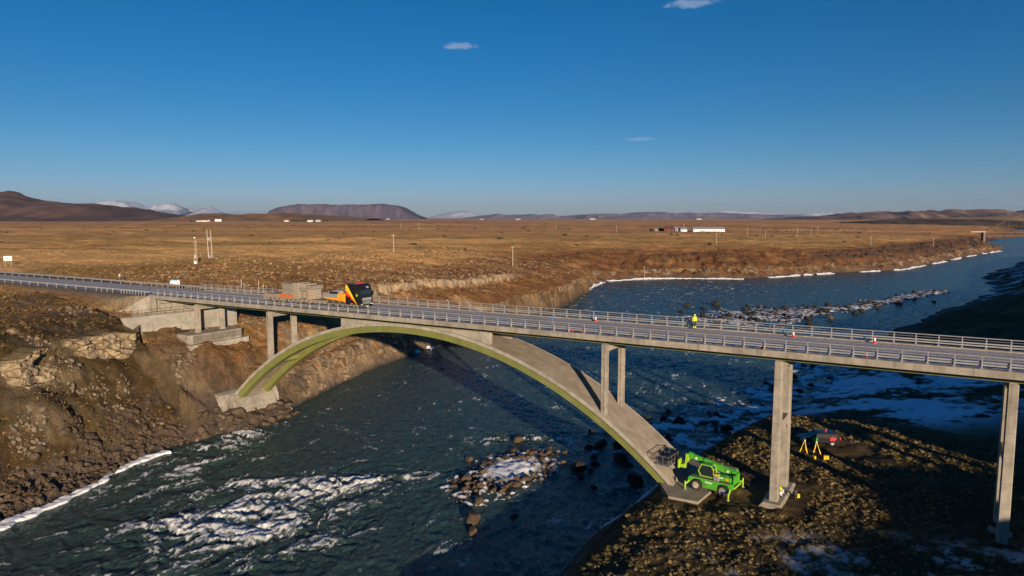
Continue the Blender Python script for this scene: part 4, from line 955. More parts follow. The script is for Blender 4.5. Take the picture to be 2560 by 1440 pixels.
def standing(T):
    # facing -y (local), 1.80 m tall
    V, E, R = [(0, 0, .95)], [], [.11]
    ch = chain(V, E, R, 0, [(0, 0, 1.15), (0, .01, 1.36)], [.11, .125]); nk = chain(V, E, R, ch, [(0, .0, 1.50), (0, -.01, 1.57), (0, -.015, 1.66), (0, -.01, 1.745)], [.06, .062, .088, .07])
    for sx in (-1, 1):
        el = chain(V, E, R, ch, [(sx * .17, .01, 1.42), (sx * .215, .02, 1.28), (sx * .235, .02, 1.13), (sx * .235, -.02, 1.0), (sx * .228, -.05, .88)], [.06, .052, .044, .038, .028])
        hand(V, E, R, el, (0, -.12, -1), (0, 1, 0), (-sx * .5, -.3, 0))
        chain(V, E, R, 0, [(sx * .095, 0, .86), (sx * .11, -.01, .50), (sx * .115, .01, .12), (sx * .115, -.01, .05), (sx * .12, -.12, .035)], [.095, .06, .042, .04, .032])
    b = skin_mesh('body', V, E, R, 'skin', T)
    m = MB(); m.ball((0, -.095, 1.65), .016, 6, 4); m.ball((-.032, -.085, 1.685), .009, 6, 4); m.ball((.032, -.085, 1.685), .009, 6, 4); m.box(-.025, .025, -.095, -.08, 1.605, 1.613); m.build('face', M['skin'], T, True)
    V, E, R = [(0, 0, .90)], [], [(.20, .15)]
    ch = chain(V, E, R, 0, [(0, 0, 1.15), (0, .01, 1.36)], [(.18, .14), (.19, .15)]); chain(V, E, R, ch, [(0, .005, 1.50)], [(.10, .10)])
    for sx in (-1, 1): chain(V, E, R, ch, [(sx * .19, .01, 1.42), (sx * .235, .02, 1.28), (sx * .255, .02, 1.13), (sx * .25, -.03, .93)], [.085, .078, .07, .062])
    skin_mesh('jacket', V, E, R, 'hivis', T)
    m = MB(); m.loft([[(r * math.cos(a) * .95, .02 + r * math.sin(a), z) for a in np.linspace(0, 2 * math.pi, 15)[:-1]] for z, r in ((1.50, .115), (1.58, .125), (1.66, .135), (1.74, .125), (1.80, .085), (1.825, .03))]); m.build('hood', M['hivis'], T, True)
    V, E, R = [(0, 0, .95)], [], [(.18, .135)]
    chain(V, E, R, 0, [(0, 0, 1.05)], [(.15, .12)])
    for sx in (-1, 1): chain(V, E, R, 0, [(sx * .095, 0, .82), (sx * .112, -.01, .52), (sx * .116, .01, .33)], [.105, .088, .08])
    skin_mesh('trousers', V, E, R, 'darkcloth', T)
    for sx in (-1, 1):
        m = MB(); m.cyl((sx * .116, .01, .09), (sx * .116, .008, .36), .088, .086, 12); m.build('trouser_cuff', M['hivis'], T, True)
        m = MB(); m.loft([[(sx * .12 + x_, y_, z_) for x_, y_ in ((-.05, .07), (.05, .07), (.055, -.12), (.03, -.19), (-.03, -.19), (-.055, -.12))] for z_ in (0, .06, .1)]); m.build('boot', M['black'], T)
P1_ = empty('person', BW(66.75, 9.95, -.103), (0, 0, R_(12)), 'standing person in yellow hooded jacket and dark trousers with yellow cuffs on the bridge deck', 'person')
standing(P1_)
def crouching(T):
    # bends forward over the footing, facing -x
    V, E, R = [(.12, 0, .62)], [], [.13]
    ch = chain(V, E, R, 0, [(-.02, 0, .80), (-.17, 0, .98)], [.125, .13]); chain(V, E, R, ch, [(-.25, 0, 1.09), (-.29, 0, 1.15), (-.34, 0, 1.22), (-.35, 0, 1.29)], [.058, .06, .085, .065])
    for sy in (-1, 1):
        el = chain(V, E, R, ch, [(-.20, sy * .17, 1.0), (-.34, sy * .2, .86), (-.5, sy * .15, .84)], [.058, .046, .03]); hand(V, E, R, el, (-1, -sy * .2, -.2), (0, 1, 0), (0, 0, -1))
        chain(V, E, R, 0, [(.12, sy * .1, .58), (-.16, sy * .13, .42), (.10, sy * .13, .12), (.08, sy * .13, .05), (-.08, sy * .14, .035)], [.1, .065, .045, .04, .033])
    skin_mesh('body', V, E, R, 'skin', T)
    m = MB(); m.ball((-.43, 0, 1.21), .016, 6, 4); m.ball((-.42, .03, 1.24), .009, 6, 4); m.ball((-.42, -.03, 1.24), .009, 6, 4); m.build('face', M['skin'], T, True)
    V, E, R = [(.06, 0, .70)], [], [.165]
    ch = chain(V, E, R, 0, [(-.03, 0, .82), (-.17, 0, .99)], [.165, .17]); chain(V, E, R, ch, [(-.25, 0, 1.09)], [.09])
    for sy in (-1, 1): chain(V, E, R, ch, [(-.2, sy * .19, 1.0), (-.35, sy * .215, .85), (-.47, sy * .17, .83)], [.08, .065, .055])
    skin_mesh('vest', V, E, R, 'hivis', T)
    V, E, R = [(.13, 0, .62)], [], [.165]
    for sy in (-1, 1): chain(V, E, R, 0, [(.12, sy * .1, .58), (-.16, sy * .13, .42), (.08, sy * .13, .16)], [.12, .095, .08])
    skin_mesh('trousers', V, E, R, 'whitecloth', T)
    m = MB(); m.loft([[(-.345 + r * math.cos(a), r * math.sin(a), z) for a in np.linspace(0, 2 * math.pi, 13)[:-1]] for z, r in ((1.235, .135), (1.27, .13), (1.33, .10), (1.365, .04))]); m.build('helmet', M['yellow'], T, True)
    for sy in (-1, 1):
        m = MB(); m.box(-.14, .13, sy * .13 - .05, sy * .13 + .05, 0, .11); m.build('boot', M['black'], T, bevel=.02)
P2_ = empty('person', BZ(78.35, 4.25, 5.502), (0, 0, R_(-25)), 'crouching person in yellow helmet, high visibility vest and white trousers at the pier foot', 'person')
crouching(P2_)

# ------------------------------------------------------------------ telehandler (x forward, y left)
def build_telehandler():
    gx, gy = 22.2, 73.8; g0 = 5.06
    T = empty('telehandler', (gx, gy, g0), (0, 0, R_(143)), 'bright green rotating telehandler with raised boom and work platform below the arch', 'telehandler')
    hull = [(-2.55, .95), (-2.2, .8), (-2.15, 1.0), (-1.9, 1.32), (-1.1, 1.32), (-.85, 1.0), (-.8, .48), (.8, .48), (.85, 1.0), (1.1, 1.32), (1.9, 1.32), (2.15, 1.0), (2.35, .85), (2.5, 1.1), (2.3, 1.5), (-2.3, 1.5), (-2.6, 1.3)]
    m = MB(); m.prism(hull, .72, 1.16, lambda w_, u, v: (u, w_, v)); m.prism(hull, -1.16, -.72, lambda w_, u, v: (u, w_, v)); m.box(-2.4, 2.3, -.72, .72, .75, 1.42); ch = m.build('chassis', M['lime'], T, bevel=.02)
    m = MB(); m.box(-2.2, 2.1, .6, 1.22, 1.5, 1.56); m.build('running_board', M['chassis'], T)
    for x in (-1.5, 1.5):
        for sy in (-1, 1): wheel_at(T, x, sy * .98, .60, .46, 'wood' if x > 0 else 'steelgrey')
    m = MB(); m.cyl((0, 0, 1.42), (0, 0, 1.64), .75, n=24); m.build('slew_ring', M['black'], T)
    m = MB(); m.box(-2.3, 1.3, -.75, .95, 1.64, 1.76); m.prism([(-2.3, 1.77), (-.55, 1.77), (-.55, 2.15), (-1.6, 2.2), (-2.3, 2.1)], .3, 1.05, lambda w_, u, v: (u, w_, v)); m.build('engine_cover', M['lime'], T, bevel=.03)
    m = MB(); m.box(-1.5, -.75, 1.052, 1.06, 1.95, 2.06); m.build('white_band', M['white'], T)
    m = MB(); m.box(-.3, .5, 1.161, 1.17, 1.12, 1.24); m.build('white_band', M['white'], T)
    m = MB(); m.box(-2.05, -1.75, 1.052, 1.06, 1.82, 2.08); m.build('warning_sticker', M['orange'], T)
    # cab: green frame around dark glass
    lo = [(-.35, 1.77), (1.05, 1.77), (1.35, 2.25), (1.0, 3.02), (-.1, 3.02), (-.35, 2.6)]
    m = MB(); m.prism([(a * .97 + .01, b * .97 + .06) for a, b in lo], .18, .96, lambda w_, u, v: (u, w_, v)); cab = m.build('cab', M['glass'], T)
    m = MB()
    for yy in (.13, 1.0):
        for i in range(len(lo)):
            a, b = lo[i], lo[(i + 1) % len(lo)]; m.cyl((a[0], yy, a[1]), (b[0], yy, b[1]), .05, n=6)
    for a in lo: m.cyl((a[0], .13, a[1]), (a[0], 1.0, a[1]), .05, n=6)
    m.build('cab_frame', M['yellowgreen'], cab)
    m = MB(); m.box(-.15, 1.02, .12, 1.02, 3.03, 3.10); m.build('cab_roof', M['lime'], cab, bevel=.02)
    m = MB(); m.box(.05, .45, .4, .8, 1.8, 2.2); m.box(.0, .12, .4, .8, 2.2, 2.65); m.build('seat', M['black'], cab)
    m = MB(); m.box(-1.0, -.42, .62, 1.12, 1.57, 2.1); m.build('tool_box', M['steelgrey'], T, bevel=.03)
    m = MB(); m.box(-.98, -.46, .66, 1.08, 2.1, 2.24); m.build('yellow_case', M['yellow'], T, bevel=.03)
    # boom
    a, b = Vector((-2.3, -.35, 2.30)), Vector((3.05, -.35, 3.35)); d = (b - a).normalized(); u = Vector((0, 1, 0)); n = d.cross(u) * -1
    if n.z < 0: n = -n
    def beam(k0, k1, hh, ww):
        p0, p1 = a + d * k0, a + d * k1
        return MB().hexa([p0 - n * hh - u * ww, p1 - n * hh - u * ww, p1 - n * hh + u * ww, p0 - n * hh + u * ww, p0 + n * hh - u * ww, p1 + n * hh - u * ww, p1 + n * hh + u * ww, p0 + n * hh + u * ww])
    bo = beam(0, 3.6, .33, .27).build('boom', M['lime'], T, bevel=.03)
    beam(3.55, 5.0, .25, .2).build('boom_extension', M['lime'], bo, bevel=.02); beam(4.95, 5.45, .30, .24).build('boom_head', M['lime'], bo, bevel=.04)
    m = MB(); m.lathe([(.02, .0), (.12, .0), (.12, .03), (.02, .03)], tuple(a + d * .75 + u * .272), 14, 'y'); m.build('pivot_pin', M['white'], bo)
    m = MB(); m.lathe([(.02, .0), (.14, .0), (.14, .02), (.02, .02)], tuple(a + d * 4.45 + u * .205), 14, 'y'); m.build('round_emblem', M['white'], bo)
    m = MB(); m.prism([(-2.7, 1.5), (-2.2, 1.5), (-2.05, 2.6), (-2.55, 2.65)], -.72, -.63, lambda w_, p, q: (p, w_, q)); m.prism([(-2.7, 1.5), (-2.2, 1.5), (-2.05, 2.6), (-2.55, 2.65)], -.07, .02, lambda w_, p, q: (p, w_, q)); m.box(-2.68, -2.5, -.66, .9, 1.5, 2.45); m.build('boom_tower', M['lime'], T)
    m = MB(); m.cyl((-1.0, -.35, 1.75), (.9, -.35, 2.65), .09, n=10); m.build('lift_cylinder', M['steelgrey'], T)
    m = MB(); m.hexa([(3.0, -.6, 2.55), (3.4, -.6, 2.15), (3.4, -.1, 2.15), (3.0, -.1, 2.55), (2.9, -.6, 3.4), (3.3, -.6, 3.45), (3.3, -.1, 3.45), (2.9, -.1, 3.4)]); m.hexa([(3.3, -.6, 1.75), (3.95, -.6, 1.75), (3.95, -.1, 1.75), (3.3, -.1, 1.75), (3.3, -.6, 2.3), (3.95, -.6, 2.05), (3.95, -.1, 2.05), (3.3, -.1, 2.3)]); m.box(3.95, 4.1, -.9, .2, 1.7, 2.7); m.build('boom_jib', M['yellowgreen'], T, bevel=.02)
    m = MB(); m.box(4.1, 4.55, -.6, -.1, 1.9, 2.4); m.cyl((4.3, -.35, 1.9), (4.3, -.35, 2.9), .22, n=12); m.build('platform_mount', M['black'], T)
    # work platform
    x0, x1, y0, y1, z0 = 4.6, 6.7, -1.75, 1.55, 2.0
    m = MB(); m.box(x0, x1, y0, y1, z0, z0 + .10); pl = m.build('work_platform', M['steelgrey'], T)
    m = MB(); hr = z0 + 1.15
    def rails(z, r):
        for p, q in (((x0, y0), (x1, y0)), ((x1, y0), (x1, y1)), ((x1, y1), (x0, y1)), ((x0, y1), (x0, y0))): m.cyl((p[0], p[1], z), (q[0], q[1], z), r, n=6)
    rails(hr, .035); rails(z0 + .6, .025)
    for k in range(5):
        yy = y0 + (y1 - y0) * k / 4
        for xx in (x0, x1): m.cyl((xx, yy, z0), (xx, yy, hr), .03, n=6)
    for k in range(1, 3):
        xx = x0 + (x1 - x0) * k / 3
        for yy in (y0, y1): m.cyl((xx, yy, z0), (xx, yy, hr), .03, n=6)
    m.build('guard_frame', M['chassis'], pl)
    m = MB(); m.box(5.1, 5.6, -.9, -.1, z0 + .101, z0 + .95); m.box(5.2, 5.9, .3, .9, z0 + .101, z0 + .55); m.build('control_box', M['black'], pl, bevel=.03)
    # outriggers
    def leg(a_, b_, zt, zf=0.0):
        m = MB(); m.tube([a_, b_], [.13, .10], 4); m.cyl((b_[0], b_[1], zf + .05), (b_[0], b_[1], zt), .09, n=8); o = m.build('outrigger', M['yellowgreen'], T)
        m = MB(); m.cyl((b_[0], b_[1], zf), (b_[0], b_[1], zf + .06), .2, n=12); m.build('foot_pad', M['steelgrey'], o)
    leg((2.1, .8, 1.15), (2.62, 1.5, .55), .95); leg((-2.2, .8, 1.15), (-2.35, 1.85, .45), .75); leg((2.1, -.8, 1.15), (2.6, -1.6, .55), .95); leg((-2.2, -.8, 1.2), (-2.6, -2.0, 1.0), 1.4, .35)
    m = MB(); m.box(-2.75, -2.6, -1.0, 1.0, 1.05, 1.25); m.build('rear_bumper', M['yellowgreen'], T)
build_telehandler()

# ------------------------------------------------------------------ car with decals
def build_car():
    T = empty('parked_car', (40.4, 88.8, gz(40.4, 88.8) + .02), (0, 0, R_(176)), 'black estate car with green and red round decals parked on the dark bank', 'car')
    side = [(-2.45, .45), (-2.1, .38), (2.2, .36), (2.48, .5), (2.5, .85), (2.3, 1.02), (1.15, 1.12), (-2.35, 1.12), (-2.5, .9)]
    m = MB(); m.prism(side, -.92, .92, lambda w_, u, v: (u, w_, v)); bd = m.build('body', M['black'], T, bevel=.04)
    rings = []
    for z, x0, x1, y in ((1.12, -2.35, 1.15, .90), (1.45, -2.28, .75, .885), (1.64, -2.05, .35, .878), (1.70, -1.98, .28, .70)): rings.append([(x0, -y, z), (x1, -y, z), (x1, y, z), (x0, y, z)])
    m = MB(); m.loft(rings); m.build('roof', M['black'], T)
    for sy in (-1, 1):
        for xa, xb in ((-2.05, -1.25), (-1.15, -.2), (-.1, .72)):
            m = MB(); q = [(xa, sy * .905, 1.15), (xb + .15 * (xb > .5), sy * .905, 1.15), (xb, sy * .893, 1.43), (xa + .05, sy * .893, 1.43)]
            m.poly(q[::-1] if sy > 0 else q); m.build('side_window', M['carglass'], T)
        for x in (-1.5, 1.5): wheel_at(T, x, sy * .80, .36, .25, 'steelgrey')
    m = MB(); m.poly([(1.17, -.82, 1.16), (1.17, .82, 1.16), (.77, .76, 1.46), (.77, -.76, 1.46)]); m.build('windscreen', M['glass'], T)
    for sy in (-1, 1):
        m = MB(); m.box(2.36, 2.52, min(sy * .55, sy * .86), max(sy * .55, sy * .86), .72, .88); m.build('headlight', M['white'], T)
        m = MB(); m.box(-2.54, -2.4, min(sy * .6, sy * .88), max(sy * .6, sy * .88), .8, 1.1); m.build('tail_light', M['red'], T)
    m = MB(); m.box(-1.0, -.8, -.05, .05, 1.73, 1.86); m.build('roof_antenna', M['red'], T)
    m = MB(); c = (.75, .926, .82)
    for k in range(10):
        a = 2 * math.pi * k / 10; m.poly([(c[0], c[1], c[2])] + [(c[0] + .36 * math.cos(a + e), c[1], c[2] + .36 * math.sin(a + e)) for e in (-.22, -.08, .08, .22)])
    m.build('green_emblem', M['greendecal'], T)
    m = MB(); c = (-1.55, .926, .92)
    for k in range(6):
        a = 2 * math.pi * k / 6 + .3; p = [(c[0] + r * math.cos(a + e), c[1], c[2] + r * .62 * math.sin(a + e)) for r, e in ((.08, -.6), (.42, -.22), (.46, 0), (.42, .22), (.08, .6))]; m.poly(p)
    m.build('red_emblem', M['reddecal'], T)
build_car()

# ------------------------------------------------------------------ survey gear, cones and small things
def tripod(x, y, rot, label, redleg=False):
    z = gz(x, y)
    T = empty('survey_tripod', (x, y, z), (0, 0, rot), label, 'tripod', 'survey tripods')
    for k in range(3):
        a = 2 * math.pi * k / 3 + .5; c, s_ = math.cos(a), math.sin(a)
        m = MB(); m.tube([(c * .07, s_ * .07, 1.42), (c * .55, s_ * .55, 0)], [.04, .03], 6); lo_ = m.build('leg', M['yellow'], T)
        m = MB(); m.tube([(c * .36, s_ * .36, .55), (c * .54, s_ * .54, .05)], [.07, .06], 6); m.build('sleeve', M['red' if (redleg and k == 0) else 'yellow'], lo_)
    m = MB(); m.cyl((0, 0, 1.40), (0, 0, 1.46), .10, n=12); m.build('head_plate', M['orange'], T)
    m = MB(); m.box(-.07, .07, -.07, .07, 1.46, 1.68); m.cyl((0, -.1, 1.6), (0, .1, 1.6), .045, n=10); m.build('instrument', M['white'], T, bevel=.01)
tripod(37.5, 86.2, .3, 'yellow survey tripod on the left, nearer the bridge pier')
tripod(38.7, 85.5, 1.0, 'yellow survey tripod with one red leg, right of the other tripod', True)
def case(x, y, rot, label, sz=(.62, .45, .40)):
    z = gz(x, y); T = empty('instrument_case', (x, y, z), (0, 0, rot), label, 'case')
    a, b, c = sz; m = MB(); m.box(-a / 2, a / 2, -b / 2, b / 2, 0, c * .68); m.build('case_body', M['yellow'], T, bevel=.05)
    m = MB(); m.box(-a / 2, a / 2, -b / 2, b / 2, c * .70, c); m.build('lid', M['yellow'], T, bevel=.05)
    m = MB(); m.tube([(-.1, -b / 2 - .01, c * .6), (-.1, -b / 2 - .05, c * .6), (.1, -b / 2 - .05, c * .6), (.1, -b / 2 - .01, c * .6)], .015, 6); m.build('handle', M['black'], T)
case(37.4, 83.4, .5, 'yellow instrument case lying on its side below the tripods'); case(38.9, 83.1, -.4, 'upright yellow instrument case to the right of the other case', (.6, .5, .5))
case(30.5, 71.2, .2, 'small orange yellow box on the ground right of the pier foot', (.34, .3, .42))
def cone(s, t, label, fallen=False):
    T = empty('traffic_cone', BW(s, t, -.103), (0, 0, rng.uniform(0, 6)), label, 'traffic cone', 'traffic cones on the bridge')
    m = MB(); m.box(-.2, .2, -.2, .2, 0, .04); m.build('base', M['red'], T)
    def fr(z0, z1, mat, nm):
        r = lambda z: .155 - .125 * (z - .04) / .76
        m = MB(); m.cyl((0, 0, z0), (0, 0, z1), r(z0), r(z1), 16); m.build(nm, M[mat], T, True)
    fr(.04, .26, 'red', 'lower_body'); fr(.26, .60, 'white', 'reflective_band'); fr(.60, .80, 'red', 'tip')
cone(53.76, 9.86, 'red and white traffic cone at the far rail, left of the worker'); cone(77.99, 9.6, 'red and white traffic cone at the far rail, first to the right of the worker')
cone(85.97, 9.8, 'red and white traffic cone at the far rail, second to the right of the worker'); cone(86.1, .72, 'red and white traffic cone behind the near railing at the right')
def reel(s, t, label):
    T = empty('red_reel', BW(s, t, .0), (0, 0, -PH), label, 'reel', 'red reels on the kerb')
    m = MB(); m.lathe([(.05, -.08), (.16, -.08), (.16, -.05), (.08, -.05), (.08, .05), (.16, .05), (.16, .08), (.05, .08)], (0, 0, .165), 16, 'y'); m.build('spool', M['red'], T)
    m = MB(); m.tube([(0, -.1, .165), (0, .1, .165)], .03, 8); m.box(-.08, .08, -.12, -.1, 0, .18); m.box(-.08, .08, .1, .12, 0, .18); m.build('stand', M['black'], T)
reel(55.25, .33, 'red reel on the kerb by the near railing, left one of the close pair'); reel(56.41, .33, 'red reel on the kerb by the near railing, right one of the close pair'); reel(76.7, .32, 'single red reel on the kerb just left of the tall pier')
T = empty('marker_pole', BW(51.2, 2.9, -.103), (0, 0, -PH), 'thin pole with a small blue plate standing on the roadway', 'marker')
MB().cyl((0, 0, 0), (0, 0, 1.0), .02, n=6).build('pole', M['steelgrey'], T); MB().box(-.22, .22, -.03, .03, .98, 1.20).build('plate', M['blue'], T); MB().cyl((0, 0, 0), (0, 0, .03), .2, n=12).build('base', M['black'], T)
T = empty('measuring_staff', BZ(76.9, 6.0, 5.1), (0, 0, 0), 'short white staff standing at the far side of the pier foot', 'staff')
MB().box(-.05, .05, -.02, .02, 0, .9).build('staff', M['white'], T); MB().cyl((0, 0, 0), (0, 0, .04), .12, n=10).build('foot', M['steelgrey'], T)
T = empty('equipment_tripod', BZ(79.6, 4.9, 5.0), (0, 0, .4), 'dark equipment tripod with a hanging bag beside the crouching person', 'tripod')
for k in range(3):
    a = 2.1 * k; MB().tube([(.05 * math.cos(a), .05 * math.sin(a), 1.3), (.6 * math.cos(a), .6 * math.sin(a), 0)], .035, 6).build('leg', M['black'], T)
MB().ball((.1, 0, 1.0), .28, 10, 6, (1, .7, 1.1)).build('bag', M['darkcloth'], T, True); MB().cyl((0, 0, 1.28), (0, 0, 1.5), .09, n=10).build('head', M['black'], T)

# ------------------------------------------------------------------ signs, mast, poles
def info_sign():
    x, y = -74.6, 152.5; T = empty('information_sign', (x, y, gz(x, y)), (0, 0, R_(8)), 'white and blue information sign on two posts beyond the approach road', 'sign')
    for px_ in (-.65, .65): MB().cyl((px_, .08, -.3), (px_, .08, 2.3), .05, n=8).build('post', M['galv'], T)
    MB().box(-1.0, 1.0, -.02, .02, 1.65, 2.75).build('panel', M['white'], T); MB().box(-1.0, 1.0, -.034, -.022, 2.36, 2.75).build('blue_band', M['signblue'], T)
    m = MB(); m.box(.45, .85, -.042, -.036, 2.45, 2.68); m.box(-.85, .2, -.042, -.036, 2.52, 2.60); m.build('band_lettering', M['white'], T)
    m = MB(); m.poly([(-.82, -.03, 1.95), (-.5, -.03, 1.95), (-.66, -.03, 2.15)]); m.box(-.35, -.15, -.03, -.024, 2.02, 2.14); m.build('pictogram', M['black'], T)
    m = MB(); m.lathe([(.10, 0), (.16, 0), (.16, .01), (.10, .01)], (.72, -.036, 2.05), 16, 'y'); m.build('round_pictogram', M['red'], T)
info_sign()
def road_sign():
    x, y = -145.5, 199.5; T = empty('road_sign', (x, y, gz(x, y)), (0, 0, R_(15)), 'white rectangular road sign with a small diamond mark at the left edge', 'sign')
    for px_ in (-.7, .7): MB().cyl((px_, .08, -.3), (px_, .08, 2.4), .05, n=8).build('post', M['galv'], T)
    MB().box(-1.05, 1.05, -.02, .02, 1.7, 3.05).build('panel', M['white'], T)
    m = MB(); m.poly([(0, -.03, 2.75), (-.28, -.03, 2.5), (0, -.03, 2.2), (.28, -.03, 2.5)]); m.build('diamond_mark', M['black'], T)
    m = MB(); m.poly([(-.13, -.036, 2.62), (0, -.036, 2.42), (.13, -.036, 2.62)]); m.build('inner_mark', M['white'], T)
road_sign()
def small_sign():
    x, y = -83, 142.5 + 8; x, y = -92.2, 162.0; T = empty('road_marker', (x, y, gz(x, y)), (0, 0, R_(20)), 'small pale plate on a post behind the far guard rail', 'marker')
    MB().cyl((0, 0, -.2), (0, 0, 1.2), .04, n=6).build('post', M['galv'], T); MB().box(-.2, .2, -.07, -.045, .9, 1.5).build('plate', M['wood'], T)
small_sign()
def mast():
    x, y = -95.5, 209; T = empty('weather_mast', (x, y, gz(x, y)), (0, 0, 0), 'pale lattice weather mast with instruments on the heath left of the twin poles', 'mast')
    m = MB(); h = 7.0
    for k in range(3):
        a = 2.09 * k; m.cyl((.42 * math.cos(a), .42 * math.sin(a), 0), (.22 * math.cos(a), .22 * math.sin(a), h), .045, n=6)
    for j in range(14):
        z0, z1 = h * j / 14, h * (j + 1) / 14
        for k in range(3):
            a, b = 2.09 * k, 2.09 * (k + 1); r0, r1 = .42 - .2 * j / 14, .42 - .2 * (j + 1) / 14
            m.cyl((r0 * math.cos(a), r0 * math.sin(a), z0), (r1 * math.cos(b), r1 * math.sin(b), z1), .025, n=4)
    m.build('lattice', M['wood'], T)
    MB().cyl((0, 0, h - .2), (0, 0, h + .8), .04, n=6).build('spire', M['steelgrey'], T); m = MB(); m.box(-.35, .1, -.1, .1, h + .75, h + .95); m.box(-.42, -.25, -.12, .12, h + .68, h + 1.02); m.build('wind_sensor', M['white'], T)
    MB().box(-.3, .35, -.6, -.1, 1.7, 2.7).build('instrument_box', M['wood'], T); MB().box(-.3, .35, -.65, -.15, 0, .75).build('ground_box', M['white'], T); MB().box(-.62, -.5, -.3, -.2, 0, 1.8).build('side_post', M['wood'], T)
mast()
def twin():
    x, y = -95.5, 219; T = empty('twin_power_pole', (x, y, gz(x, y)), (0, 0, 0), 'pair of tall wooden poles carrying a transformer right of the lattice mast', 'power pole')
    for px_ in (-.55, .6): MB().cyl((px_, 0, -.5), (px_ - .25, 0, 9.0), .16, .11, 8).build('pole', M['wood'], T)
    MB().box(-.5, .4, -.4, .2, 5.7, 6.5).build('transformer', M['steelgrey'], T); MB().box(-.9, .7, -.06, .06, 6.6, 6.75).build('cross_bar', M['steelgrey'], T); MB().box(-.2, .25, -.35, .1, 0, 1.1).build('cabinet', M['steelgrey'], T)
twin()
PROTO = None
def power_pole(x, y, label, lean=0.0, h=8.2):
    global PROTO
    if PROTO is None:
        PROTO = empty('power_pole', (x, y, gz(x, y)), (0, lean, 0), label, 'power pole', 'power poles across the plain')
        MB().cyl((0, 0, -.6), (0, 0, 8.2), .17, .12, 8).build('pole', M['wood'], PROTO)
        m = MB(); m.box(-.7, .7, -.05, .05, 7.7, 7.82); m.build('cross_arm', M['wood'], PROTO)
        m = MB()
        for px_ in (-.6, 0, .6): m.cyl((px_, 0, 7.82), (px_, 0, 8.02), .05, n=6)
        m.build('insulator', M['white'], PROTO); o = PROTO
    else:
        o = copy_tree(PROTO); o.location = (x, y, gz(x, y)); o['label'] = label
    o.rotation_euler = (0, lean, 0); o.scale = (h / 8.2,) * 3
for a in ((-51.5, 301, 'tall pale power pole on the heath above the black truck', 0, 8.6), (.3, 298, 'tall pale power pole on the heath in the middle of the photo', 0, 8.4), (76, 395, 'leaning power pole behind the far river bank, left of the farm', -.05, 7.0),
          (141, 478, 'power pole below the right end of the long white farm building', -.03, 8.0), (236, 646, 'power pole right of the long white farm building, nearer one'), (258, 760, 'power pole right of the long white farm building, farther one'),
          (300, 730, 'first power pole of the row on the right plain', 0, 9), (345, 800, 'power pole close left of a pair on the right plain'), (352, 800, 'power pole close right of a pair on the right plain'), (290, 560, 'lone power pole on the grass above the right river bank'), (372, 612, 'power pole near the rocky bluff on the right bank'),
          (63, 1000, 'distant power pole left of the red farm buildings'), (125, 830, 'distant power pole close to the left of the red farm'), (215, 870, 'power pole standing in front of the long white farm building', 0, 9.5), (-160, 1000, 'faint distant power pole near the foot of the table mountain'), (-118, 880, 'distant power pole below the table mountain, right one')): power_pole(*a)
FP = None
def fence_post(x, y, label, h=1.3):
    global FP
    if FP is None:
        FP = empty('fence_post', (x, y, gz(x, y)), (0, 0, 0), label, 'fence post', 'fence posts'); MB().cyl((0, 0, -.3), (0, 0, 1.3), .07, .06, 7).build('post', M['wood'], FP); MB().cyl((0, 0, 1.3), (0, 0, 1.36), .075, .03, 7).build('cap', M['white'], FP); o = FP
    else: o = copy_tree(FP); o.location = (x, y, gz(x, y)); o['label'] = label
    o.scale = (h / 1.3,) * 3
for i, (x, y) in enumerate([(-66, 168), (-62.5, 170), (-60, 166)]): fence_post(x, y, ('left', 'middle', 'right')[i] + ' one of three pale fence posts behind the trailer', 2.0)
for i, (x, y) in enumerate([(53.3, 121.6), (57.3, 123.3), (60, 125.3)]): fence_post(x, y, ('left', 'middle', 'right')[i] + ' one of three fence posts on the icy right bank beyond the tall pier', 1.5)
for i, (x, y) in enumerate([(-84, 262), (-70, 268), (-56, 278), (-38, 296), (-118, 262), (-150, 300), (-36, 250), (-24, 330)]):
    fence_post(x, y, 'small weathered fence post standing alone on the open heath', 1.4)

# ------------------------------------------------------------------ farms and far buildings
def house(x, y, L, Wd, H, roof, wall, rot, label, cat='house', ridge=None, nwin=3, name='farmhouse', group=None):
    z = gz(x, y) - .2; T = empty(name, (x, y, z), (0, 0, rot), label, cat, group); r = ridge or Wd * .35
    m = MB(); m.prism([(-Wd / 2, 0), (Wd / 2, 0), (Wd / 2, H), (0, H + r), (-Wd / 2, H)], -L / 2, L / 2, lambda w_, u, v: (w_, u, v)); m.build('wall', M[wall], T)
    m = MB(); k = .25
    for sg in (-1, 1): m.hexa([(-L / 2 - k, 0, H + r + .02), (L / 2 + k, 0, H + r + .02), (L / 2 + k, sg * (Wd / 2 + k), H - .1), (-L / 2 - k, sg * (Wd / 2 + k), H - .1), (-L / 2 - k, 0, H + r + .22), (L / 2 + k, 0, H + r + .22), (L / 2 + k, sg * (Wd / 2 + k), H + .1), (-L / 2 - k, sg * (Wd / 2 + k), H + .1)])
    m.build('roof', M[roof], T)
    for i in range(nwin):
        a = -L / 2 + L * (i + .5) / nwin; m = MB(); m.box(a - L / nwin * .18, a + L / nwin * .18, -Wd / 2 - .06, -Wd / 2 - .01, H * .35, H * .8); m.build('window', M['glass'], T)
    m = MB(); m.box(L / 2 + .01, L / 2 + .06, -.9, .9, 0, min(2.3, H * .8)); m.build('door', M['rustbridge'], T)
house(246, 872, 40, 9, 3.2, 'roofgrey', 'white', R_(4), 'long low white farm building with grey roof on the right plain', 'barn', 2.6, 14, 'long_barn')
house(217, 880, 8, 7, 3.0, 'roofgrey', 'white', 0, 'small white farmhouse beside the left end of the long white building', nwin=3)
house(209, 885, 7, 7, 3.0, 'roofgrey', 'steelgrey', R_(20), 'small grey farm building left of the white farmhouse', 'farm building', nwin=2)
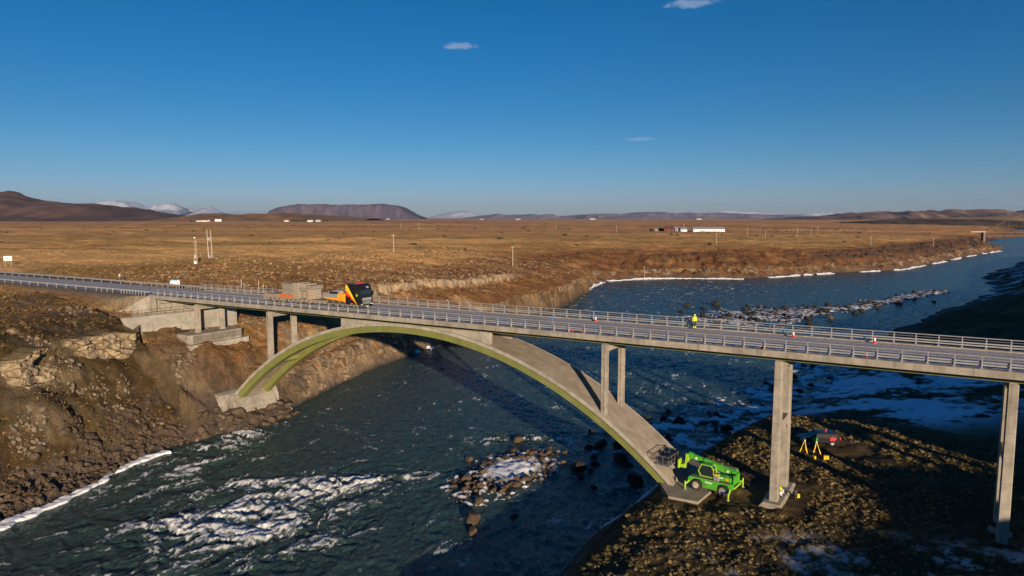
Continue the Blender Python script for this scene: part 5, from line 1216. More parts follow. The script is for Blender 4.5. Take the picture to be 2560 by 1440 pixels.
house(200, 886, 12, 8, 3.0, 'darkred', 'darkred', R_(-6), 'dark red barn in the farm on the right plain', 'barn', 3, 2, 'barn')
house(187, 900, 6, 6, 2.6, 'roofgrey', 'wood', R_(10), 'pale small shed left of the dark red barn', 'shed', nwin=2, name='shed')
house(-1395, 3160, 40, 14, 6, 'roofred', 'white', R_(-8), 'white farmhouse with a red roof below the grassy rise', nwin=4)
house(-1425, 3150, 34, 11, 4, 'roofgrey', 'white', R_(-4), 'long white farm wing left of the red roofed house', 'farm building', nwin=6)
house(-1365, 3230, 28, 12, 6, 'white', 'white', R_(20), 'bright white farm building behind the red roofed house', 'farm building', nwin=3)
house(-1005, 3100, 18, 9, 4, 'wood', 'white', 0, 'small white building at the left end of a dark hedge', 'building', nwin=4, name='building')
house(-905, 3120, 24, 12, 6, 'roofgrey', 'white', R_(-6), 'white house among dark trees below the table mountain', nwin=4)
house(-870, 3120, 22, 12, 6, 'roofgrey', 'steelgrey', R_(12), 'grey roofed house at the right end of the dark trees', nwin=3)
for i, (px_, Y, L, nm) in enumerate([(255, 5200, 30, 'leftmost white speck of the hamlet under the dark ridge'), (293, 5200, 44, 'wide white building of the hamlet under the dark ridge'), (380, 5000, 26, 'lone white house at the right end of the dark ridge foot'), (868, 6000, 60, 'long white building at the left foot of the table mountain'), (905, 6200, 50, 'white building at the foot of the table mountain, right of the long one'), (972, 6000, 36, 'white house below the right shoulder of the table mountain'), (1205, 6000, 46, 'white building on the horizon below the faint snow dome'), (1295, 6000, 60, 'white building on the horizon near the picture middle'), (1480, 6200, 70, 'long white building on the horizon right of the picture middle'), (1745, 6000, 60, 'white building on the horizon above the long farm barn')]):
    house((px_ - 1280) / 1730 * Y, Y, L * .7, L * .25, 4.5, 'farwhite', 'farwhite', 0, nm, 'building', nwin=2, name='distant_building')
CL = None
def leafball(n, seed, rx, ry, rz, cz, sz):
    r = np.random.RandomState(seed); v = r.normal(size=(n, 3)); v /= np.linalg.norm(v, axis=1, keepdims=True); v *= (r.rand(n, 1) ** .4) * (1 + .25 * np.sin(5 * v[:, :1] + 3 * v[:, 1:2]))
    c = v * [rx, ry, rz] + [0, 0, cz]; a = r.normal(size=(n, 3)); a /= np.linalg.norm(a, axis=1, keepdims=True); b = np.cross(a, r.normal(size=(n, 3))); b /= np.linalg.norm(b, axis=1, keepdims=True)
    k = sz * (.6 + .8 * r.rand(n, 1)); V = np.stack([c - a * k, c + a * k * .6 - b * k * .7, c + a * k * .6 + b * k * .7], 1).reshape(-1, 3); F = np.arange(3 * n).reshape(-1, 3); return V, F
def tree(x, y, h, label):
    global CL
    if CL is None:
        T = empty('tree', (x, y, gz(x, y)), (0, 0, 0), label, 'tree', 'dark trees around the far farms')
        MB().tube([(0, 0, -.5), (.1, 0, 3), (0, .1, 7)], [.35, .25, .08], 7).build('trunk', M['bark'], T)
        V, F = leafball(900, 5, 3.6, 3.4, 4.2, 5.2, .6); mesh_np('crown', V, F, M['foliage'], T, False); CL = T; o = T
    else: o = copy_tree(CL); o.location = (x, y, gz(x, y)); o['label'] = label
    o.scale = (h / 9 * rng.uniform(.9, 1.5), h / 9, h / 9); o.rotation_euler = (0, 0, rng.uniform(0, 6))
for i in range(9): tree(-990 + 9 * i + rng.uniform(-2, 2), 3130 + rng.uniform(-8, 8), rng.uniform(8, 11), 'dark tree in the low hedge right of the small white building')
for i in range(8): tree(-925 + 12 * i + rng.uniform(-3, 3), 3140 + rng.uniform(-12, 12), rng.uniform(10, 16), 'dark tree in the grove around the far white house')
for i in range(4): tree(-1446 + 6 * i, 3130 + rng.uniform(-5, 5), rng.uniform(6, 9), 'dark bushy tree in front of the long white farm wing')
for i in range(5): tree(181 + 4 * i + rng.uniform(-1, 1), 905 + rng.uniform(-4, 4), rng.uniform(4, 6), 'small dark tree beside the farm with the dark red barn')

def truss_bridge():
    x0, x1, y, zd = 688, 830, 1010, 14.5
    T = empty('old_truss_bridge', ((x0 + x1) / 2, y, 0), (0, 0, 0), 'old rust brown steel arch bridge over the river at the far right', 'bridge')
    cx = (x0 + x1) / 2
    m = MB(); m.box(x0 - 22 - cx, x1 + 8 - cx, -2.2, 2.2, zd - .5, zd); m.build('deck', M['rustbridge'], T)
    m = MB(); m.box(x0 - 22 - cx, x0 - cx, -2.6, -2.2, zd - .3, zd + .9); m.build('parapet', M['wood'], T)
    for sy in (-2.4, 2.4):
        pts = [(x0 + (x1 - x0) * k / 16 - cx, sy, zd + 1 + 26 * math.sin(math.pi * k / 16)) for k in range(17)]
        m = MB(); m.tube(pts, .32, 6); m.build('arch', M['rustbridge'], T)
        m = MB()
        for k in range(1, 16): m.cyl((pts[k][0], sy, zd), pts[k], .16, n=5)
        for k in range(0, 16): m.cyl((pts[k][0], sy, zd - .3), (pts[k + 1][0], sy, zd - 5.5), .14, n=4); m.cyl((pts[k][0], sy, zd - 5.5), (pts[k + 1][0], sy, zd - .3), .14, n=4)
        m.box(x0 - cx, x1 - cx, sy - .25, sy + .25, zd - 5.8, zd - 5.3); m.build('truss', M['rustbridge'], T)
    for xx in (x0 - 2, x1): m = MB(); m.box(xx - cx - 1.5, xx - cx + 1.5, -3, 3, -2, zd - .51); m.build('abutment', M['rustbridge'], T)
truss_bridge()

# ------------------------------------------------------------------ rocks
def rock_proto(seed, sub=3):
    bm = bmesh.new(); bmesh.ops.create_icosphere(bm, subdivisions=sub, radius=1.0); r = np.random.RandomState(seed)
    P = np.array([v.co[:] for v in bm.verts]); F = np.array([[v.index for v in f.verts] for f in bm.faces]); bm.free()
    for _ in range(14):
        n = r.normal(size=3); n /= np.linalg.norm(n); d = r.uniform(.55, .9); k = P @ n; P = P - np.outer(np.maximum(k - d, 0), n)
    P = P * (1 + .06 * vnoise(P[:, 0] * 3 + seed, P[:, 1] * 3 + P[:, 2] * 2, seed))[:, None] * r.uniform(.75, 1.2, 3) * [1, 1, .8]
    return P, F
RP_ = [rock_proto(i) for i in range(8)]; RS_ = [rock_proto(i + 20, 2) for i in range(5)]
RMESH = {}
def rock_mesh(i, mat):
    if (i, mat) not in RMESH:
        V, F = RP_[i]; o = mesh_np('boulder', V, F, M[mat], None, False); RMESH[(i, mat)] = o.data; bpy.data.objects.remove(o)
    return RMESH[(i, mat)]
def boulder(x, y, r, label, group, mat='rock', z=None, sink=.3):
    i = rng.randrange(8); o = bpy.data.objects.new('boulder', rock_mesh(i, mat)); COL.objects.link(o)
    zz = max(gz(x, y), -.25) if z is None else z
    o.location = (x, y, zz + r * (.8 - sink) * .6); o.rotation_euler = (rng.uniform(-.3, .3), rng.uniform(-.3, .3), rng.uniform(0, 6.28)); o.scale = (r * rng.uniform(.85, 1.25), r * rng.uniform(.85, 1.2), r * rng.uniform(.75, 1.05))
    tag(o, label, 'boulder', group); return o
def isl_pt(p, q): return (-1 + NX * p + DX * q, 92 + NY * p + DY * q)
n_ = 0
while n_ < 125:
    p, q = rng.uniform(-11, 13), rng.uniform(-6, 6)
    r2 = ((p - 1) / 11.5) ** 2 + (q / 5.4) ** 2
    if r2 > 1.08 + .2 * math.sin(p * 1.7) or math.hypot((p - 1.5) * .95, q * 1.3) < 3.7 or (p < -6 and rng.random() < .6): continue
    x, y = isl_pt(p, q); n_ += 1
    boulder(x, y, rng.choice([.25, .32, .4, .5, .65]) * rng.uniform(.85, 1.2), 'dark brown boulder among the snow of the rocky island in the river', 'boulders of the rocky island')
boulder(-4.5, 76.9, 1.15, 'large brown boulder with snow at its ends, alone in the water below the island', None, z=-.1); boulder(-4.4, 74.2, .8, 'low flat boulder barely above the water below the island', None, z=-.3)
boulder(-6.2, 97.3, .75, 'tan boulder alone in the water left of the rocky island', None, z=-.1); boulder(1.0, 106.2, .9, 'dark boulder in the white water just upstream of the island', None, z=-.15)
for p, q, r in ((4, 9.5, .6), (7, 9.6, .7), (10, 9, .6), (12.5, 7.5, .7), (16, 5, .8), (19, 6, .9), (21, 9, .8), (18, 11, .7), (12, 13, .8), (2, 12.5, .7), (23, 2, .7), (-11, 8.5, .6)):
    x, y = isl_pt(p, q); boulder(x, y, r, 'single dark boulder in the dark water beside the rocky island', 'boulders beside the island', 'rockdark', z=-.15)
for k in range(170):
    u = rng.random() ** 1.35 * 4; i = min(3, int(u)); f = u - i; a, b = BAR[i], BAR[i + 1]
    w_ = (12.5 if u < 1.8 else 5.5); x = a[0] + (b[0] - a[0]) * f + rng.gauss(0, w_ * .55); y = a[1] + (b[1] - a[1]) * f + rng.gauss(0, w_ * .8)
    boulder(x, y, rng.choice([.5, .65, .8, 1.0, 1.4]), 'dark boulder on the snowy gravel bar in the middle of the river', 'boulders of the gravel bar', 'rock' if rng.random() < .2 else 'rockdark', z=.1)
for x, y, r in ((69.7, 274, 1.9), (82, 277, 2.3), (74, 266, 1.2), (62, 150, 1.0), (140, 262, 1.2)): boulder(x, y, r, {69.7: 'dark boulder alone in the river, left of a bigger one', 82: 'big dark boulder alone in the river left of the gravel bar', 74: 'small dark boulder just above the worker', 62: 'dark rock awash below the right part of the deck', 140: 'dark rock in the water at the gravel bar'}[x], None, 'rockdark', z=-.1)
for k in range(34):
    u = rng.uniform(6.8, 12.6); i = int(u); f = u - i; a, b = RP[i], RP[i + 1]; e = rng.uniform(1, 17)
    x = a[0] + (b[0] - a[0]) * f - DX * e; y = a[1] + (b[1] - a[1]) * f - DY * e; boulder(x, y, rng.choice([.5, .7, .9, 1.3]), 'black rock standing in the icy shallows along the right bank', 'rocks in the icy shallows', 'rockdark', z=.0)
for k in range(42):
    s = rng.uniform(-8.6, -4.6); t = rng.uniform(-2.5, 12); x, y, _ = BZ(s - .10 * max(0, t - 4) * 1.2, t, 0); boulder(x, y, rng.uniform(.45, 1.15), 'brown boulder piled at the foot of the left arch footing', 'boulders at the left arch footing', 'rock', sink=.35)

def scatter(name, pts, protos, rad, mat, seed, zoff=0.0, squash=(1, 1, 1), tint=None, tilt=.25, label=None):
    r = np.random.RandomState(seed); VV, FF, CC, off = [], [], [], 0
    pts = np.asarray(pts, float); pick = r.randint(0, len(protos), len(pts)); rot = r.uniform(0, 6.283, len(pts)); sc3 = np.asarray(rad)[:, None] * r.uniform(.8, 1.25, (len(pts), 3)) * np.array(squash)
    for k, (V, F) in enumerate(protos):
        idx = np.where(pick == k)[0]
        if not len(idx): continue
        c, s_ = np.cos(rot[idx]), np.sin(rot[idx]); S = V[None] * sc3[idx][:, None, :]
        tx = r.normal(0, tilt, len(idx))[:, None]; ty = r.normal(0, tilt, len(idx))[:, None]
        zz = S[..., 2] + S[..., 0] * tx + S[..., 1] * ty
        W = np.stack([S[..., 0] * c[:, None] - S[..., 1] * s_[:, None], S[..., 0] * s_[:, None] + S[..., 1] * c[:, None], zz], -1) + pts[idx][:, None, :] + np.array([0, 0, zoff])
        VV.append(W.reshape(-1, 3)); FF.append((F[None] + (np.arange(len(idx)) * len(V))[:, None, None]).reshape(-1, 3) + off); off += len(idx) * len(V)
        if tint is not None: CC.append(np.repeat(tint[idx], len(V), 0))
    cols = None
    if tint is not None: cc = np.concatenate(CC); cols = np.concatenate([cc, np.zeros((len(cc), 1))], 1)
    o = mesh_np(name, np.concatenate(VV), np.concatenate(FF), mat, None, False, cols); tag(o, label, name.split('_')[-1], None, 'stuff'); return o
def sample(n, x0, x1, y0, y1, seed, cond):
    r = np.random.RandomState(seed); out = []; tot = 0
    while tot < n:
        x = r.uniform(x0, x1, n * 2); y = r.uniform(y0, y1, n * 2); z, a = terrain(x, y, True); k = cond(x, y, z, a, r); out.append(np.stack([x, y, z], 1)[k]); tot += k.sum()
    return np.concatenate(out)[:n]
def on_left(a): return a['landL'] & (a['wgt'] < .05) & ~((a['s'] > -33) & (a['s'] < -24) & (a['t'] > -9) & (a['t'] < 14)) & ~((a['s'] > -14) & (a['s'] < -6) & (a['t'] > -1.5) & (a['t'] < 11.5)) & ~((a['s'] > -24) & (a['s'] < -19) & (a['t'] > -.5) & (a['t'] < 11.3))
p = sample(1500, -85, -36, 66, 135, 1, lambda x, y, z, a, r: on_left(a) & (a['dL'] < 3 + 7 * r.rand(len(x)) * (a['uL'] < 6.5)) & (a['uL'] < 10))
scatter('shore_rubble', p, RS_, np.random.RandomState(3).choice([.16, .24, .34, .5, .75], len(p), p=[.35, .3, .2, .1, .05]), M['rock'], 11, label='brown boulders and stones heaped along the left shore')
p = sample(2600, -105, -30, 70, 190, 2, lambda x, y, z, a, r: on_left(a) & (a['dL'] < 34) & (fbm(x / 9, y / 9, 3, 71) > .22 + .35 * (a['dL'] > 16)))
scatter('slope_stones', p, RS_, np.random.RandomState(4).choice([.09, .14, .2, .3, .45], len(p), p=[.35, .3, .2, .1, .05]), M['stone'], 12, label='pale loose stones scattered over the left slope')
p = sample(900, 60, 560, 385, 800, 5, lambda x, y, z, a, r: a['landL'] & (a['dL'] < 30) & (vnoise(x / 30, y / 30, 72) > .0))
scatter('bank_rocks', p, RS_, np.random.RandomState(6).uniform(.25, .9, len(p)), M['rock'], 13, label='grey rocks strewn over the far river bank')

# ------------------------------------------------------------------ grass: tussocks on the right terrace, tufts on the heath
def tuft_proto(seed, n, up):
    r = np.random.RandomState(seed); V = []; F = []
    for k in range(n):
        a = r.uniform(0, 6.283); d = np.array([math.cos(a), math.sin(a), 0]); q = np.array([-d[1], d[0], 0]); b = d * r.uniform(0, .35); L = r.uniform(.7, 1.1); w_ = r.uniform(.05, .11)
        i = len(V); V += [b - q * w_, b + q * w_, b + d * L * .55 + np.array([0, 0, up * r.uniform(.7, 1.1)]) + q * w_ * .7, b + d * L * .55 + np.array([0, 0, up * r.uniform(.7, 1.1)]) - q * w_ * .7, b + d * L + np.array([0, 0, up * r.uniform(.15, .6)])]; F += [(i, i + 1, i + 2), (i, i + 2, i + 3), (i + 3, i + 2, i + 4)]
    return np.array(V), np.array(F)
def mound(seed):
    V, F = rock_proto(seed, 2); V = V / np.abs(V).max(0); k = V[:, 2] > -.25; V = V * [.8, .8, .62] + [0, 0, .05]
    U, G = tuft_proto(seed, 22, .8); G = G + len(V); return np.concatenate([V, U * [.95, .95, .8] + [0, 0, .12]]), np.concatenate([F, G])
TT = None; TS = [tuft_proto(i + 9, 9, .9) for i in range(4)]; TT = [mound(i + 40) for i in range(5)]
M['grass'] = attr_mat('dry_grass', 0.9, 0.0, .1, (3.0, 9.0), .35)
def tint(n, seed, cols, jit=.35):
    r = np.random.RandomState(seed); c = np.array(cols)[r.randint(0, len(cols), n)]; return c * r.uniform(1 - jit, 1 + jit, (n, 1))
def clear_right(a):
    s, t = a['s'], a['t']
    return a['landR'] & ~((s > 64.5) & (s < 75.5) & (t > -2.5) & (t < 12.5)) & ~((s > 75) & (s < 81) & (t > 0) & (t < 11)) & ~((s > 94) & (s < 101) & (t > 0) & (t < 11)) & ~((s > 74) & (s < 86) & (t > 21) & (t < 29))
p = sample(9000, -5, 62, 48, 105, 21, lambda x, y, z, a, r: clear_right(a) & (z > 2.0) & (a['dR'] < 50) & (vnoise(x / 4, y / 4, 73) > -.6))
scatter('tussock_grass', p, TT, np.random.RandomState(8).uniform(.10, .27, len(p)), M['grass'], 22, -.05, (1, 1, .9), tint(len(p), 31, [(.215, .155, .065), (.165, .12, .045), (.13, .105, .035), (.25, .18, .09)]), label='dry straw coloured grass tussocks covering the right bank')
p = sample(12000, -130, -25, 70, 240, 23, lambda x, y, z, a, r: on_left(a) & (a['d'] > 3) & (vnoise(x / 7, y / 7, 74) > -.3) & (r.rand(len(x)) < np.clip(130 / y, 0, 1)))
scatter('slope_grass', p, TS, np.random.RandomState(9).uniform(.18, .42, len(p)), M['grass'], 24, -.04, (1, 1, .9), tint(len(p), 32, [(.22, .13, .05), (.17, .10, .04), (.16, .115, .045), (.27, .175, .08), (.11, .075, .035)]), label='brown and ochre grass tufts on the left bank')
p = sample(4500, -260, 170, 150, 470, 25, lambda x, y, z, a, r: on_left(a) & (a['d'] > 6) & (r.rand(len(x)) < .25 + .75 * (vnoise(x / 18, y / 12, 75) > 0)))
scatter('heath_tufts', p, TS, np.random.RandomState(10).uniform(.25, .6, len(p)), M['grass'], 26, -.05, (1, 1, .8), tint(len(p), 33, [(.36, .21, .085), (.34, .19, .07), (.27, .16, .055), (.36, .23, .11), (.18, .10, .04)]), label='pale and brown shrub tufts over the heath')
p = sample(7000, -110, 60, 145, 345, 35, lambda x, y, z, a, r: on_left(a) & (a['uL'] > 9.8) & (a['uL'] < 20) & (a['d'] > 7) & (a['d'] < 80) & (vnoise(x / 9, y / 9, 76) > -.25))
scatter('hillside_shrubs', p, TS, np.random.RandomState(12).uniform(.25, .62, len(p)), M['grass'], 36, -.05, (1.1, 1.1, .8), tint(len(p), 37, [(.40, .30, .19), (.34, .22, .11), (.20, .10, .045), (.12, .065, .03)]), label='pale grey and rust coloured low shrubs on the hillside behind the bridge')
p = sample(240, -700, 700, 330, 1400, 27, lambda x, y, z, a, r: a['landL'] & (a['dL'] > 60))
scatter('heath_bushes', p, [leafball(60, 3, 1, 1, .5, .4, .3), leafball(60, 4, 1.2, .9, .45, .4, .3)], np.random.RandomState(11).uniform(.6, 2.0, len(p)), M['foliage'], 28, 0, (1.4, 1, .7), label='dark low bushes dotted over the plain')

# ------------------------------------------------------------------ the light stone ledge on the left slope
def build_ledge():
    us = np.linspace(1.3, 7.05, 150); base = []
    i = np.clip(us.astype(int), 0, len(LP) - 2); f = us - i; S = LP[i] + (LP[i + 1] - LP[i]) * f[:, None]
    k = np.ones(13) / 13; Sp = np.pad(S, ((6, 6), (0, 0)), 'edge'); S = np.stack([np.convolve(Sp[:, c], k, 'valid') for c in (0, 1)], 1)
    T_ = np.gradient(S, axis=0); T_ /= np.linalg.norm(T_, axis=1, keepdims=True); Nn = np.stack([-T_[:, 1], T_[:, 0]], 1)
    dd = np.arange(11, 33, .15); G = S[:, None, :] + Nn[:, None, :] * dd[None, :, None]; Zg = terrain(G[..., 0], G[..., 1])
    rise = Zg[:, 10:] - Zg[:, :-10]; rise = rise - .02 * np.abs(dd[None, 5:-5] - np.interp(us, [1, 4.3, 5.2, 7.05], [25.3, 25.3, 16.2, 16.4])[:, None]) ** 2
    j = rise.argmax(1) + 5; dm = dd[j]; dp = np.pad(dm, (8, 8), 'edge'); dm = np.array([np.median(dp[q:q + 17]) for q in range(len(dm))]); dp = np.pad(dm, (4, 4), 'edge'); dm = np.convolve(dp, np.ones(9) / 9, 'valid')
    B_ = S + Nn * dm[:, None]
    L = np.concatenate([[0], np.cumsum(np.linalg.norm(np.diff(B_, axis=0), axis=1))]); u = np.arange(0, L[-1], .16)
    Bx, By = np.interp(u, L, B_[:, 0]), np.interp(u, L, B_[:, 1]); nx_, ny_ = np.interp(u, L, Nn[:, 0]), np.interp(u, L, Nn[:, 1])
    zt = terrain(Bx + nx_ * 1.5, By + ny_ * 1.5); zb = terrain(Bx - nx_ * 1.9, By - ny_ * 1.9)
    sm = lambda a: np.convolve(np.pad(a, (12, 12), 'edge'), np.ones(25) / 25, 'valid')
    zt = sm(zt) + .5 * vnoise(u / 3.1, u * 0, 501); zb = sm(zb) - .7
    nv = 44; v = np.linspace(0, 1, nv); U, Vv = np.meshgrid(u, v); ZZ = zb[None] + (zt - zb)[None] * Vv
    f1, f2, cid = worley(U / 1.9 + .25 * vnoise(U / 1.3, ZZ / 1.3, 502), ZZ / 1.25, 503); g1, g2, gid = worley(U / .75, ZZ / .55, 504)
    out = .75 + .95 * cid * sstep(.02, .12, f2 - f1) + .25 * gid * sstep(.02, .15, g2 - g1) + .35 * fbm(U / 4, ZZ / 4, 3, 505) + .75 * (1 - Vv)
    bury = sstep(-.25, .2, fbm(U / 9, ZZ / 5, 3, 506) + .3) ; out = out * (.25 + .75 * bury) * np.minimum(1, np.minimum(U, u[-1] - U) / 4)
    out = np.where(Vv > .985, -1.4, out)
    XX = Bx[None] - nx_[None] * out; YY = By[None] - ny_[None] * out
    c = lerp(np.broadcast_to(C(.27, .20, .12), U.shape + (3,)), C(.42, .33, .21), cid); c = c * (.7 + .55 * gid)[..., None]
    c = lerp(c, C(.20, .16, .12), .7 * sstep(0, .5, fbm(U / 3, ZZ / 2, 3, 507))); c = lerp(c, C(.06, .045, .03), .9 * sstep(.09, .02, f2 - f1)); c = lerp(c, C(.10, .075, .04), .8 * sstep(.45, .1, bury)); c = lerp(c, C(.12, .085, .04), .8 * sstep(.12, .02, Vv)); c = lerp(c, C(.12, .09, .04), .85 * sstep(.93, .985, Vv))
    V = np.stack([XX, YY, ZZ], -1).reshape(-1, 3); n = len(u); a = np.arange(nv - 1)[:, None] * n; b = np.arange(n - 1)[None]
    F = np.stack([a + b, a + b + 1, a + n + b + 1, a + n + b], -1).reshape(-1, 4)
    o = mesh_np('rock_ledge', V, F, M['ground'], None, False, np.concatenate([c, np.zeros(c.shape[:2] + (1,))], -1).reshape(-1, 4)); tag(o, 'pale layered stone ledge across the left slope', 'cliff', None, 'structure')
build_ledge()
def rock_wall(name, label, u0, u1, zcut, lean, cells, cols, seed, burymin, zextra=.3, step=.22, nv=30):
    us = np.arange(u0, u1, .02); i = np.clip(us.astype(int), 0, len(LP) - 2); f = us - i; S = LP[i] + (LP[i + 1] - LP[i]) * f[:, None]
    L = np.concatenate([[0], np.cumsum(np.linalg.norm(np.diff(S, axis=0), axis=1))]); uu = np.arange(0, L[-1], step); ua = np.interp(uu, L, us)
    S = np.stack([np.interp(uu, L, S[:, 0]), np.interp(uu, L, S[:, 1])], 1); w_ = int(4 / step) | 1; sm = lambda a, k=w_: np.convolve(np.pad(a, (k // 2, k // 2), 'edge'), np.ones(k) / k, 'valid')
    S = np.stack([sm(S[:, 0]), sm(S[:, 1])], 1); T_ = np.gradient(S, axis=0); T_ /= np.linalg.norm(T_, axis=1, keepdims=True); Nn = np.stack([-T_[:, 1], T_[:, 0]], 1)
    dd = np.arange(-6, 14, .25); G = S[:, None, :] + Nn[:, None, :] * dd[None, :, None]; Zg = terrain(G[..., 0], G[..., 1])
    zc = zcut * (1 + .35 * vnoise(uu / 11, uu * 0, seed + 8)); j = (Zg > zc[:, None]).argmax(1); dm = sm(dd[j]); B_ = S + Nn * (dm + .35)[:, None]; zt = sm(terrain(B_[:, 0] + Nn[:, 0] * .5, B_[:, 1] + Nn[:, 1] * .5), 5) + zextra * (.4 + vnoise(uu / 1.7, uu * 0, seed))
    Vv = np.linspace(0, 1, nv)[:, None] * np.ones_like(uu)[None]; U = np.ones((nv, 1)) * uu[None]; ZZ = -.5 + (zt[None] + .5) * Vv
    cx, cz = cells; f1, f2, cid = worley(U / cx + .3 * vnoise(U / 2, ZZ / 2, seed + 1), ZZ / cz + .2 * vnoise(U / 3, ZZ / 3, seed + 2), seed + 3); g1, g2, gid = worley(U / (cx * .4), ZZ / (cz * .45), seed + 4)
    bury = sstep(-.1, .35, fbm(U / 8, ZZ / 4, 3, seed + 5) + burymin); ends = np.minimum(1, np.minimum(U, uu[-1] - U) / 5)
    out = (lean * (1 - Vv) + .2 + cx * .55 * cid * sstep(.02, .14, f2 - f1) + cx * .16 * gid * sstep(.02, .15, g2 - g1) + .4 * fbm(U / 5, ZZ / 5, 3, seed + 6)) * (.3 + .7 * ends) - .9 * (1 - bury); out = np.where(Vv > .98, -1.6, out)
    XX = B_[:, 0][None] - Nn[:, 0][None] * out; YY = B_[:, 1][None] - Nn[:, 1][None] * out
    c = lerp(np.broadcast_to(C(*cols[0]), U.shape + (3,)), C(*cols[1]), cid); c = c * (.7 + .6 * gid)[..., None]
    c = lerp(c, C(*cols[2]), .75 * sstep(.05, .5, fbm(U / 4, ZZ / 7, 3, seed + 7))); c = lerp(c, C(.03, .024, .018), .8 * sstep(.08, .015, f2 - f1)); c = lerp(c, C(.20, .11, .045), .75 * sstep(.5, .15, bury) * sstep(.1, .3, Vv)); c = lerp(c, C(.025, .02, .017), .9 * sstep(.75, .35, ZZ)); c = lerp(c, C(.2, .11, .045), .8 * sstep(.9, .98, Vv))
    n = len(uu); a = np.arange(nv - 1)[:, None] * n; b = np.arange(n - 1)[None]; F = np.stack([a + b, a + b + 1, a + n + b + 1, a + n + b], -1).reshape(-1, 4)
    o = mesh_np(name, np.stack([XX, YY, ZZ], -1).reshape(-1, 3), F, M['ground'], None, False, np.concatenate([c, np.zeros(c.shape[:2] + (1,))], -1).reshape(-1, 4)); tag(o, label, 'cliff', None, 'structure')
rock_wall('gorge_cliff', 'brown fractured rock wall at the water behind the arch', 8.9, 14.6, 5.6, 1.6, (2.6, 2.1), ((.15, .105, .068), (.235, .17, .115), (.075, .058, .043)), 601, .25)
rock_wall('gorge_cliff', 'dark columnar cliff at the bend of the left bank', 14.7, 19.0, 6.8, .7, (2.2, 4.2), ((.11, .075, .05), (.19, .135, .085), (.06, .045, .035)), 621, .35)
rock_wall('bank_crag', 'dark craggy rocks along the far bank of the bend', 20.2, 31.3, 4.2, 3.2, (3.2, 2.6), ((.14, .105, .075), (.24, .185, .13), (.075, .058, .045)), 641, .16, .6, .8, 20)

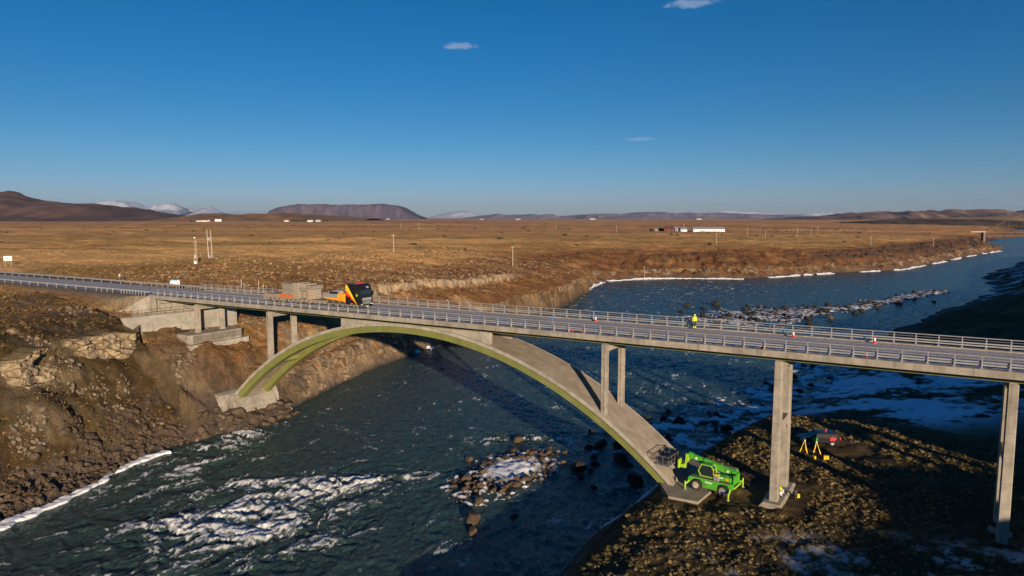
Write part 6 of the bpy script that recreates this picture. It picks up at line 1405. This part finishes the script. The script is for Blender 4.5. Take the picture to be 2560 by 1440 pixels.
# ------------------------------------------------------------------ ice along the shores
def shore_ice(name, P, wmin, wmax, seed, label, off=0.4, gap=.15, side=1, step=.35):
    P = np.array(P, float); L = np.concatenate([[0], np.cumsum(np.hypot(*np.diff(P, axis=0).T))]); u = np.arange(0, L[-1], step); X = np.interp(u, L, P[:, 0]); Y = np.interp(u, L, P[:, 1])
    tx, ty = np.gradient(X), np.gradient(Y); l = np.hypot(tx, ty); nx_, ny_ = side * ty / l, -side * tx / l     # towards the water
    k = (wmax - wmin); w_ = wmin + k * np.clip(.5 + .6 * vnoise(u / (7 * wmax), u * 0 + seed, seed), 0, 1) + .4 * wmax * vnoise(u / (1.1 * wmax), u * 0, seed + 1) + .08 * wmax * vnoise(u / (.4 * wmax), u * 0, seed + 6); w_ = np.where(vnoise(u / (9 * wmax), u * 0 + 4, seed + 2) < -.75 + gap * 2, 0.02, np.maximum(w_, .05))
    inn = off + .25 * wmax * vnoise(u / (1.5 * wmax), u * 0 + 9, seed + 3)
    nr_ = 9; f = np.linspace(0, 1, nr_); ee = -inn[:, None] + (w_ + inn)[:, None] * f[None] if False else (-inn[:, None] + (w_[:, None] + 0 * inn[:, None]) * f[None])
    XX = X[:, None] + nx_[:, None] * ee; YY = Y[:, None] + ny_[:, None] * ee
    gl = np.maximum(terrain(XX, YY), 0.0)
    thick = .26 * sstep(0, .12, f)[None] * (1 - .75 * sstep(.82, 1.0, f)[None]) * (w_[:, None] > .04)
    ZZ = np.minimum(gl, .55) * (1 - f[None]) + .04 + thick * (1 + .5 * fbm(XX / 1.2, YY / 1.2, 3, seed)) - .12 * (f[None] > .97) - .3 * (w_[:, None] <= .04)
    V = np.stack([XX, YY, ZZ], -1).reshape(-1, 3); n = len(u); i = np.arange(n - 1)[:, None] * nr_; j = np.arange(nr_ - 1)[None]
    F = np.stack([i + j, i + j + 1, i + nr_ + j + 1, i + nr_ + j], -1).reshape(-1, 4)
    o = mesh_np(name, V, F, M['snow'], None, False); md = o.modifiers.new('thick', 'SOLIDIFY'); md.thickness = .05; tag(o, label, 'ice', None, 'stuff')
shore_ice('shore_ice', [(-61, 60), (-60, 68), (-58.6, 76.9), (-56.2, 81.4), (-54.8, 87.7), (-54.2, 96.7), (-52.2, 101)], .7, 3.0, 401, 'white ice shelf along the rubble of the left shore', .5, .06)
shore_ice('shore_ice', [(-45.5, 114.2), (-42.4, 119.4), (-41, 124)], .6, 1.6, 402, 'small white ice shelf right of the arch footing', .5, .05)
shore_ice('shore_ice', [(37, 337), (44, 361), (53, 382), (73, 394.6), (97, 399.8), (133, 394.8)], 1.2, 2.6, 403, 'thin white ice edge along the far bank of the bend', .8, .0, step=1.0)
shore_ice('shore_ice', [(172, 418), (210, 441), (261, 465), (320, 526), (392, 605), (455, 672), (514, 729)], 1.0, 3.6, 404, 'broken white ice edge along the far right bank', .6, .34, step=1.5)
shore_ice('shore_ice', [(150, 404), (172, 418), (200, 436)], 1.5, 2.5, 405, 'short white ice strip at the middle of the far bank', .8, .0, step=1.0)
for x, y, L_, sd in ((-26, 176, 6, 1), (-20.5, 186, 8, 2)): shore_ice('shore_ice', [(x - 1, y - L_ / 2), (x, y), (x + 2, y + L_ / 2)], .6, 2.2, 410 + sd, 'icicle ice on the shaded rocks below the arch crown', 1.5, .0)


# ------------------------------------------------------------------ air: thin even haze round the whole scene
def build_haze():
    m = MB(); m.box(-42000, 42000, -1500, 36000, -9, 720)
    mt = bpy.data.materials.new('haze_air'); mt.use_nodes = True; t = mt.node_tree; t.nodes.clear()
    o_ = t.nodes.new('ShaderNodeOutputMaterial'); v = t.nodes.new('ShaderNodeVolumePrincipled')
    v.inputs['Color'].default_value = (.42, .62, .98, 1); v.inputs['Density'].default_value = 1.5e-5; v.inputs['Anisotropy'].default_value = 0.0
    t.links.new(v.outputs[0], o_.inputs['Volume'])
    o = m.build('haze', mt); tag(o, 'thin bluish haze over the plain', 'haze', None, 'stuff')
build_haze()
